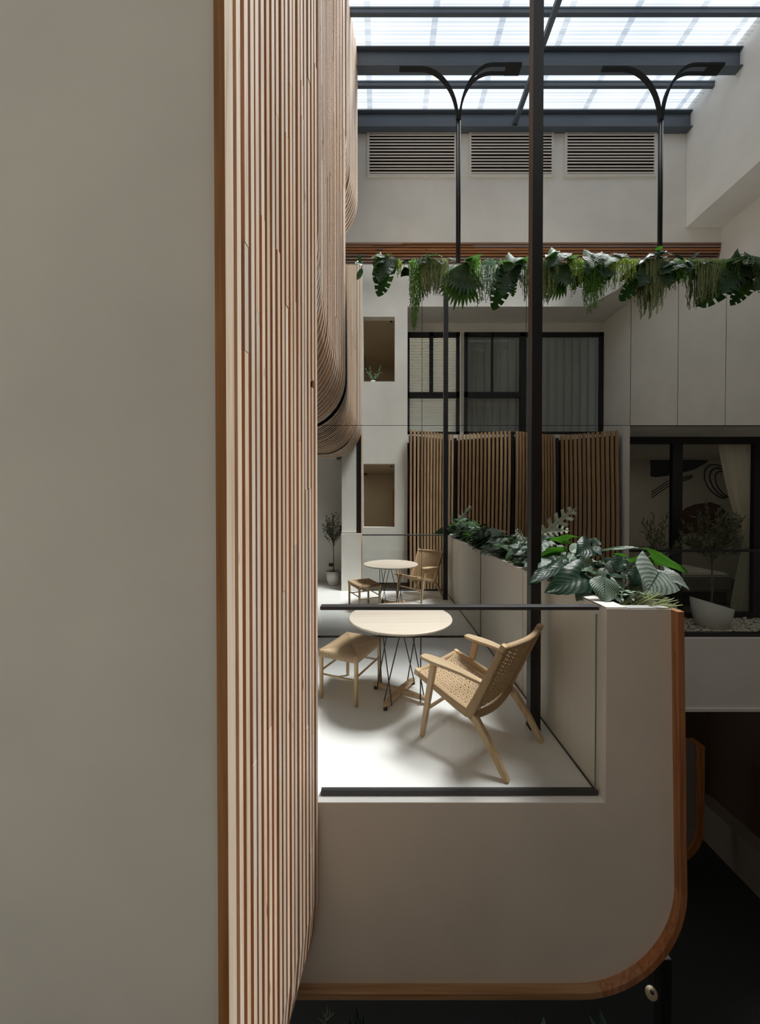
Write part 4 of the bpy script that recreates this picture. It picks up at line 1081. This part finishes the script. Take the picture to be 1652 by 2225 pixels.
MB().bbox(BX0 + .002, XR - .002, YM + .08, YM + .12, zr - .032, zr, .003).build('handrail', M['black'], g2)
B(BX0 + .01, XR - .01, YM + .095, YM + .105, .03, zr - .03).build('glass_pane', M['bglass'], g2)
MB().bbox(BX0 + .002, XR - .002, YM + .07, YM + .13, -.036, .03, .002).build('base_channel', M['black'], g2)
# pebbles: one bed nobody could count
pb = MB(); rnd = random.Random(2)
ico = [(0, 0, 1), (.894, 0, .447), (.276, .851, .447), (-.724, .526, .447), (-.724, -.526, .447), (.276, -.851, .447), (.724, .526, -.447), (-.276, .851, -.447), (-.894, 0, -.447), (-.276, -.851, -.447), (.724, -.526, -.447), (0, 0, -1)]
icf = [(0, 1, 2), (0, 2, 3), (0, 3, 4), (0, 4, 5), (0, 5, 1), (1, 6, 2), (2, 7, 3), (3, 8, 4), (4, 9, 5), (5, 10, 1), (2, 6, 7), (3, 7, 8), (4, 8, 9), (5, 9, 10), (1, 10, 6), (11, 7, 6), (11, 8, 7), (11, 9, 8), (11, 10, 9), (11, 6, 10)]
yy = YM + .15
while yy < YW - .04:
    xx = BX0 + .03
    while xx < XR - .03:
        c = Vector((xx + rnd.uniform(-.012, .012), yy + rnd.uniform(-.012, .012), -.015 + rnd.uniform(0, .03)))
        a_ = rnd.uniform(0, 3.14); sx, sy, sz = rnd.uniform(.02, .034), rnd.uniform(.015, .024), rnd.uniform(.011, .018)
        pb.add([c + Vector((v[0] * sx * math.cos(a_) - v[1] * sy * math.sin(a_), v[0] * sx * math.sin(a_) + v[1] * sy * math.cos(a_), v[2] * sz)) for v in ico], icf, True)
        xx += .043
    yy += .034
o = pb.build('pebbles', M['pebble'], fix=False); o['kind'] = 'stuff'; o['label'] = 'bed of pale pebbles under the olive tree outside the bedroom window'; o['category'] = 'pebbles'
olive('olive tree in a slanted white bowl pot on the pebbles', tuple(at(1546, 1352, 5.08).xy) + (0.0,), 1.72, .36, .235, .34, pot_tilt=-.07, seed=8, nb=38, nl=22, leafl=.085)
olive('added olive tree in place of a dim reflection in the left bedroom pane', tuple(at(1432, 1352, 5.15).xy) + (0.0,), 1.6, .30, .20, .30, seed=12, nb=16, nl=14, leafl=.08)  # tree added to stand in for a faint reflection in the glass
# curtain behind the glass, tied back
ct = thing('curtain', 'pale curtain tied back inside the bedroom window', 'curtain', (5.6, YW + .12, .1))
def drape(x0f, x1f, z0, z1, y, n=60, m=16, amp=.03, mat='curtb', name='fabric', par=None, freq=9):
    mb = MB(); vs = []; fs = []
    for i in range(m + 1):
        z = z1 + (z0 - z1) * i / m; a_, b_ = x0f(i / m), x1f(i / m)
        for j in range(n + 1):
            u = j / n; vs.append((a_ + (b_ - a_) * u, y + amp * math.sin(u * freq * 6.283) * (.7 + .3 * math.sin(u * 17)), z))
    for i in range(m):
        for j in range(n): o_ = i * (n + 1) + j; fs.append((o_, o_ + 1, o_ + n + 2, o_ + n + 1))
    mb.add(vs, fs, True); return mb.build(name, M[mat], par, fix=False)
def cx(px): return at(px, 1150, YW + .12).x
zt1 = at(1600, 966, YW + .12).z; zm1 = at(1600, 1190, YW + .12).z; zb1 = at(1600, 1330, YW + .12).z
drape(lambda t: cx(1562 + 58 * t ** 1.3), lambda t: cx(1642 + 0 * t), zm1, zt1, YW + .13, par=ct, freq=8)
drape(lambda t: cx(1620 - 30 * t ** .8), lambda t: cx(1642 + 6 * t), zb1, zm1, YW + .13, par=ct, freq=7, amp=.035)
MB().tube([(cx(1616), YW + .09, zm1 + .02), (cx(1630), YW + .08, zm1 - .01), (cx(1646), YW + .09, zm1 + .02)], .018, 8).build('tie_band', M['linen'], ct)
# mural on the bedroom wall: flat painted shapes
YB = 8.49
mu_ = thing('wall_mural', 'abstract painted shapes and loops on the bedroom wall', 'mural', (4.5, YB, 1.0))
def blob(pts, mat, name, y=YB):
    P_ = [at(x, yv, y) for x, yv in pts]
    MB().prism([(p.x, p.z) for p in P_], lambda u, v, yy: (u, yy, v), y - .002, y + .004).build(name, M[mat], mu_)
blob([(1414, 995), (1460, 988), (1510, 980), (1552, 973), (1550, 988), (1536, 1005), (1510, 1020), (1480, 1028), (1450, 1034), (1425, 1037), (1414, 1035)], 'mural_d', 'dark_shape')
blob([(1478, 1118), (1490, 1104), (1510, 1096), (1545, 1091), (1565, 1098), (1582, 1116), (1590, 1140), (1590, 1160), (1478, 1160)], 'mural_b', 'brown_shape')
for k in range(3):
    pts = []
    for q in range(25):
        a_ = R(70 + 250 * q / 24); p = at(1565 + (34 - 6 * k) * math.cos(a_) + 6 * k, 1046 + (34 - 5 * k) * math.sin(a_) + 3 * k + .4 * (34 * math.cos(a_)), YB); pts.append((p.x, YB - .002, p.z))
    MB().tube(pts, .013, 4).build('painted_loop', M['mural_d'], mu_)
    p0 = at(1416, 1082 - 6 * k, YB); p1 = at(1450, 1058 - 6 * k, YB); p2 = at(1505, 1038 - 3 * k, YB)
    MB().tube([(p.x, YB - .002, p.z) for p in (p0, p1, p2)], .010, 4).build('painted_line', M['mural_d'], mu_)
# bed
bd = thing('bed', 'white bed with striped side and a folded throw inside the bedroom', 'bed', (4.9, 7.2, -.035))
MB().bbox(4.1, 6.0, 6.35, 8.35, -.035, .18, .02).build('bed_base', M['frame'], bd)
MB().bbox(4.08, 6.02, 6.3, 8.38, .18, .52, .06).build('mattress', M['linen'], bd)
for i in range(9): B(4.07, 6.03, 6.29, 6.30, .22 + i * .032, .232 + i * .032).build('stripe', M['curtg'], bd)
tag(MB().prism([(6.262, .10), (6.288, .10), (6.288, .525), (7.2, .525), (7.2, .548), (6.262, .548)], lambda u, v, x: (x, u, v), 4.35, 4.85).build('throw', M['linen'], bevel=.008), 'pale throw folded over the foot of the bed', 'blanket')
pl = MB(); pl.ball((5.5, 7.2, .68), .22, 14, 8, (1.2, .8, .7)); tag(pl.build('pillow', M['linen']), 'plump white pillow lying on the bed', 'pillow')
pl = MB(); pl.ball((4.75, 7.6, .68), .24, 14, 8, (1.3, .8, .7)); tag(pl.build('pillow', M['linen']), 'white pillow farther back on the bed behind the olive tree', 'pillow')

# ------------------------------------------------------------------ lower level
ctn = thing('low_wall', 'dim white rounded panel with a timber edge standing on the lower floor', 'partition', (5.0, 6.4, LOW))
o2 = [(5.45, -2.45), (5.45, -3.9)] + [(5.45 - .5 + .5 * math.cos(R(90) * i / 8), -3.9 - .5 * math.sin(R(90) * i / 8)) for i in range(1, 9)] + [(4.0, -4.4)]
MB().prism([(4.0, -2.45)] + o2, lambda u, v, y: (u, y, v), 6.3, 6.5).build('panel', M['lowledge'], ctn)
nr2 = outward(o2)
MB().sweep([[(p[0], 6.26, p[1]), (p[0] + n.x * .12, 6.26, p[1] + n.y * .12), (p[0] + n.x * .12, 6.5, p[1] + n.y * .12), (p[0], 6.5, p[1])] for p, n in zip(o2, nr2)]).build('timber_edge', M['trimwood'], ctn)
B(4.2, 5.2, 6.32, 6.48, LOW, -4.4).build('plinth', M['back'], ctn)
lp = thing('steel_post', 'black steel post under the balcony at lower right', 'post', (1.70, 2.25, LOW))
xa = at(1437, 2160, 2.2).x; xb = at(1460, 2160, 2.2).x
MB().bbox(xa, xb, 2.2, 2.26, LOW, -1.06, .003).build('shaft', M['black'], lp)
B(xa - .03, xb + .03, 2.17, 2.29, LOW, LOW + .012).build('base_plate', M['black'], lp)
dl = thing('dish_lamp', 'small cream oval lamp hanging beside the black post under the balcony', 'lamp', tuple(at(1417, 2160, 2.2)))
c = at(1417, 2160, 2.2); d = MB()
ring = []
for k, (r_, off) in enumerate([(.001, .012), (.03, .010), (.046, 0), (.046, -.008), (.03, -.012), (.001, -.014)]):
    ring.append([c + Vector((r_ * .78 * math.cos(q) + .25 * r_ * math.sin(q) * -1, -off, r_ * math.sin(q))) for q in [2 * math.pi * j / 20 for j in range(20)]])
d.sweep(ring, True, True); d.build('shade', M['cream'], dl)
MB().tube([c + Vector((.004, .02, .02)), c + Vector((.022, .05, .10)), c + Vector((.03, .07, .34))], .006, 6).build('arm', M['black'], dl)
MB().ball(tuple(c + Vector((-.008, -.012, .028))), .012, 8, 6).build('socket', M['black'], dl)
# dim plants below the balcony
br = thing('bare_branch', 'pale bare branch in the dark below the balcony', 'plant', tuple(at(708, 2260, 2.3)))
p0 = at(705, 2260, 2.3); p1 = at(708, 2215, 2.3)
for a_, b_ in [((705, 2260), (708, 2213)), ((708, 2213), (700, 2196)), ((708, 2213), (712, 2186)), ((708, 2217), (724, 2204)), ((716, 2210), (716, 2197)), ((707, 2225), (692, 2212)), ((718, 2208), (727, 2200))]:
    MB().tube([at(*a_, 2.3), at((a_[0] + b_[0]) / 2 + 1, (a_[1] + b_[1]) / 2, 2.3), at(*b_, 2.3)], [.0042, .0036, .0018], 5).build('twig', M['l_grey'], br)
for q, (px, lab) in enumerate([(780, 'dark leafy plant in the shade left under the balcony'), (1180, 'dark leafy plant in the shade at the middle under the balcony'), (1340, 'dark leafy plant in the shade right under the balcony')]):
    c = at(px, 2330, 2.6); rnd = random.Random(60 + q); t = thing('shade_plant', lab, 'plant', tuple(c), 'dim plants under the balcony')
    MB().tube([(c.x, c.y, LOW + .0), (c.x, c.y, c.z)], .012, 6).build('stem', M['bark'], t)
    for j in range(14):
        a_ = rnd.uniform(0, 6.28); b0 = c + Vector((math.cos(a_) * .04, math.sin(a_) * .04, rnd.uniform(-.1, .14)))
        put_leaf(MB(), 'oval', b0, b0 + Vector((math.cos(a_) * .2, math.sin(a_) * .2, rnd.uniform(0, .14))), .22, seed=j).build('leaf', M['l_dark'], t, fix=False)

# ------------------------------------------------------------------ what the mirror shows: windows, screens and openings in the wall behind the camera
YK = -.86
def frame_bars(par, bars, d=.06):
    for (x0, x1, z0, z1, nme) in bars: B(x0, x1, YK, YK + d, z0, z1).build(nme, M['frame'], par)
w1 = sempty('window_1', (1.5, YK, 3.64))
def rx(px): return (px - 826) * 10.24 / 800
def rz(py): return at(826, py, 10.24).z
X0, X1, Z0, Z1 = rx(885), rx(998), 3.64, 6.44; th_ = .10
zt2 = rz(853); zt3 = rz(863); xm0, xm1 = rx(934), rx(939)
frame_bars(w1, [(X0, X1, Z1 - .12, Z1, 'frame_bar'), (X0, X1, Z0, Z0 + .07, 'frame_bar'), (X0, X0 + .06, Z0, Z1, 'frame_bar'), (X1 - th_, X1, Z0, Z1, 'frame_bar'), (X0, X1, zt3 - .03, zt2, 'transom'), (xm0 - .02, xm1 + .02, zt2, Z1, 'mullion')])
for a_, b_, c_, d_ in [(X0 + .06, xm0, zt2, Z1 - .12), (xm1, X1 - th_, zt2, Z1 - .12), (X0 + .06, X1 - th_, Z0 + .07, zt3)]:
    B(a_, b_, YK + .02, YK + .026, c_, d_).build('pane', M['wglass'], w1)
bl = thing('window_blind', 'white slatted blind behind the left window seen in the mirror', 'blind', (1.5, YK - .04, Z0))
nb = 62
for i in range(nb):
    z = Z0 + .1 + (Z1 - Z0 - .2) * i / nb
    MB().prism([(YK - .012, z), (YK - .012, z + .003), (YK - .030, z + .040), (YK - .030, z + .037)], lambda u, v, x: (x, u, v), X0 + .05, X1 - .05).build('blind_slat', M['blind'], bl)
w2 = sempty('window_2', (4.2, YK, 3.64))
X0, X1 = rx(1008), XR - .01
xa, xb = rx(1127), rx(1141); xm = rx(1068)
frame_bars(w2, [(X0, X1, Z1 - .12, Z1, 'frame_bar'), (X0, X1, Z0, Z0 + .07, 'frame_bar'), (X0, X0 + .09, Z0, Z1, 'frame_bar'), (X1 - .11, X1, Z0, Z1, 'frame_bar'), (xa, xb, Z0, Z1, 'mullion'), (X0, xa, zt3 - .03, zt2, 'transom'), (xm - .025, xm + .025, zt2, Z1, 'mullion')])
for a_, b_, c_, d_ in [(X0 + .09, xm, zt2, Z1 - .12), (xm, xa, zt2, Z1 - .12), (X0 + .09, xa, Z0 + .07, zt3), (xb, X1 - .11, Z0 + .07, Z1 - .12)]:
    B(a_, b_, YK + .02, YK + .026, c_, d_).build('pane', M['wglass'], w2)
cu = thing('curtain', 'long grey curtain behind the wide window seen in the mirror', 'curtain', (4.2, YK - .1, Z0))
drape(lambda t: X0 + .02, lambda t: X1 - .02, Z0 + .02, Z1, YK - .075, n=260, m=3, amp=.05, mat='curtg', par=cu, freq=17)
struct('wall_window_room', B(.6, XR, -1.9, -1.8, 3.4, 6.8), M['beige'])
# wavy slat screens
def screen(xpts, label):
    t = thing('slat_screen', label, 'screen', (xpts[0][0], xpts[0][1], -1.6))
    pts = [Vector(p) for p in xpts]
    seg = [0]
    for a_, b_ in zip(pts, pts[1:]): seg.append(seg[-1] + (b_ - a_).length)
    n = max(3, int(seg[-1] / .098))
    def ev(s):
        for i in range(len(seg) - 1):
            if s <= seg[i + 1] + 1e-9: return pts[i].lerp(pts[i + 1], (s - seg[i]) / (seg[i + 1] - seg[i]))
        return pts[-1]
    ZS = 3.575
    for i in range(n):
        c = ev(seg[-1] * (i + .5) / n); rings = []
        xs_ = i / n
        for q in range(10):
            z = -1.6 + (ZS + 1.6) * q / 9
            bow = .035 * math.sin((z + 1.6) / 5.2 * 6.283 + c.x * .8); hx = .026
            rings.append([(c.x - hx, c.y + bow + .035, z), (c.x + hx, c.y + bow + .035, z), (c.x + hx, c.y + bow - .035, z), (c.x - hx, c.y + bow - .035, z)])
        MB().sweep(rings).build('slat', M['screen'], t)
    for z in (.2, 1.6, 2.6):
        MB().tube([(ev(seg[-1] * k / 12).x, ev(seg[-1] * k / 12).y - .06, z) for k in range(13)], .012, 5).build('rail', M['black'], t)
    bkp = MB(); bkp.sweep([[(ev(seg[-1] * k / 12).x, ev(seg[-1] * k / 12).y - .10, -1.6), (ev(seg[-1] * k / 12).x, ev(seg[-1] * k / 12).y - .10, ZS - .12)] for k in range(13)], cap=False, closed=False)
    bkp.build('dark_backing', M['back'], t, fix=False)
def sp(px, Dp): return ((px - 826) * Dp / 800, 2 * YM - Dp)
screen([sp(889, 9.28), sp(915, 9.40), sp(950, 9.70), sp(975, 9.92), sp(986, 10.0)], 'leftmost wavy slat screen seen in the mirror behind the armchair')
screen([sp(993, 10.0), sp(1020, 9.85), sp(1060, 9.62), sp(1090, 9.50), sp(1110, 9.46)], 'second wavy slat screen from the left in the mirror')
screen([sp(1119, 9.46), sp(1140, 9.58), sp(1175, 9.82), sp(1206, 10.0)], 'third slat screen in the mirror turned sharply behind the black column')
screen([sp(1217, 10.0), sp(1250, 9.82), sp(1290, 9.58), sp(1320, 9.42), sp(1346, 9.34)], 'rightmost wavy slat screen in the mirror beside the right wall')
for k, (px, Dp, wd) in enumerate([(989, 10.0, .10), (1115, 9.46, .07), (1211, 10.0, .10)]):
    x, y = sp(px, Dp); tag(B(x - wd / 2, x + wd / 2, y - .12, y - .02, -1.6, 3.5).build('screen_post', M['black']), ['black post between the first and second slat screens in the mirror', 'black post between the second and third slat screens in the mirror', 'black post between the third and fourth slat screens in the mirror'][k], 'post')
# rooms behind the two openings
for z0, z1, yb, k in ((-.2, 2.74, -3.1, 1), (4.0, 6.58, -3.9, 2)):
    W = MB(); W.box(-1.6, .6, yb - .1, yb, z0, z1); W.box(-1.7, -1.6, yb, -.22, z0, z1); W.box(.58, .68, yb, -.22, z0, z1)
    struct('wall_opening_%d' % k, W, M['beige'])
    struct('ceiling_opening_%d' % k, B(-1.7, .68, yb, -.22, z1, z1 + .1), M['beige'])
    struct('floor_opening_%d' % k, B(-1.7, .68, yb, -.22, z0 - .1, z0), M['beige'])
def fill_light(name, loc, e, size=.5, c=(1, .88, .72)):
    l = bpy.data.lights.new(name, 'AREA'); l.energy = e; l.size = size; l.color = c
    o = bpy.data.objects.new(name, l); o.location = loc; col.objects.link(o)
fill_light('room_fill', (-1.15, -1.3, 2.70), 9); fill_light('room_fill', (-1.2, -1.6, 6.54), 9); fill_light('bedroom_fill', (5.6, 6.6, 2.70), 3, .8)  # unseen fill lights added to brighten the two openings and the bedroom
dr = sempty('door_1', (.62, -1.2, 0)); 
B(.42, .50, -2.9, -2.8, -.2, 2.2).build('door_frame', M['post'], dr); B(.50, .575, -2.9, -2.85, -.2, 2.2).build('door_leaf', M['black'], dr)
for k in range(4): MB().ball((.46, -2.78, 1.1 + k * .05), .012, 6, 4).build('bolt', M['pot'], dr)
for k, (px, py, lab) in enumerate([(851, 1013, 'small dark dome camera in the lower opening seen in the mirror'), (850.5, 699, 'small dark dome camera in the upper opening seen in the mirror')]):
    p = at(px, py, 9.75); c = Vector((p.x, 2 * YM - 9.75, p.z)); t = thing('dome_camera', lab, 'camera', tuple(c))
    ztop = 2.74 if k == 0 else 6.58
    MB().lathe([(.001, ztop - c.z), (.045, ztop - c.z), (.045, .012), (.001, .012)], c, 14).build('housing', M['pot'], t)
    MB().ball(tuple(c + Vector((0, 0, .01))), .036, 12, 8, (1, 1, .95)).build('dome', M['black'], t)
for k, (px, py, lab) in enumerate([(793, 1030.5, 'small black spot lamp inside the lower opening in the mirror'), (793, 802, 'small black spot lamp inside the upper opening in the mirror')]):
    p = at(px, py, 12.2); c = Vector((p.x, 2 * YM - 12.2, p.z)); t = thing('spot_lamp', lab, 'lamp', tuple(c))
    MB().tube([c + Vector((-.12, 0, 0)), c + Vector((.08, 0, 0))], .022, 8).build('body', M['black'], t)
    ztop = 2.74 if k == 0 else 6.58
    MB().tube([c, (c.x, c.y, ztop)], .008, 6).build('rod', M['black'], t)
up = thing('sill_plant', 'small grey green sprig plant on the sill of the upper opening in the mirror', 'plant', (-.18, -.12, 4.827)); rnd = random.Random(4)
MB().lathe([(.001, 0), (.05, 0), (.06, .05), (.05, .05), (.001, .04)], (-.18, -.12, 4.827), 12).build('pot', M['pot'], up)
for k in range(7):
    b0 = Vector((-.18, -.12, 4.86)); tp = b0 + Vector((rnd.uniform(-.22, .2), rnd.uniform(-.05, .1), rnd.uniform(.12, .42)))
    mb = MB(); mb.tube([b0, b0.lerp(tp, .5) + Vector((0, 0, .03)), tp], [.004, .003, .002], 5)
    for q in range(12):
        p = b0.lerp(tp, .25 + .75 * q / 11); a_ = rnd.uniform(0, 6.28); dd = Vector((math.cos(a_), math.sin(a_), rnd.uniform(-.2, .7))) * .055; n_ = dd.cross(Vector((0, 0, 1))).normalized() * .011
        mb.add([p, p + dd * .5 + n_, p + dd, p + dd * .5 - n_], [(0, 1, 2, 3)], False, [(.5, 0), (1, .5), (.5, 1), (0, .5)])
    mb.build('sprig', M['vineb'], up, fix=False)

# tidy helper properties
for o in bpy.data.objects:
    if '_b' in o: del o['_b']
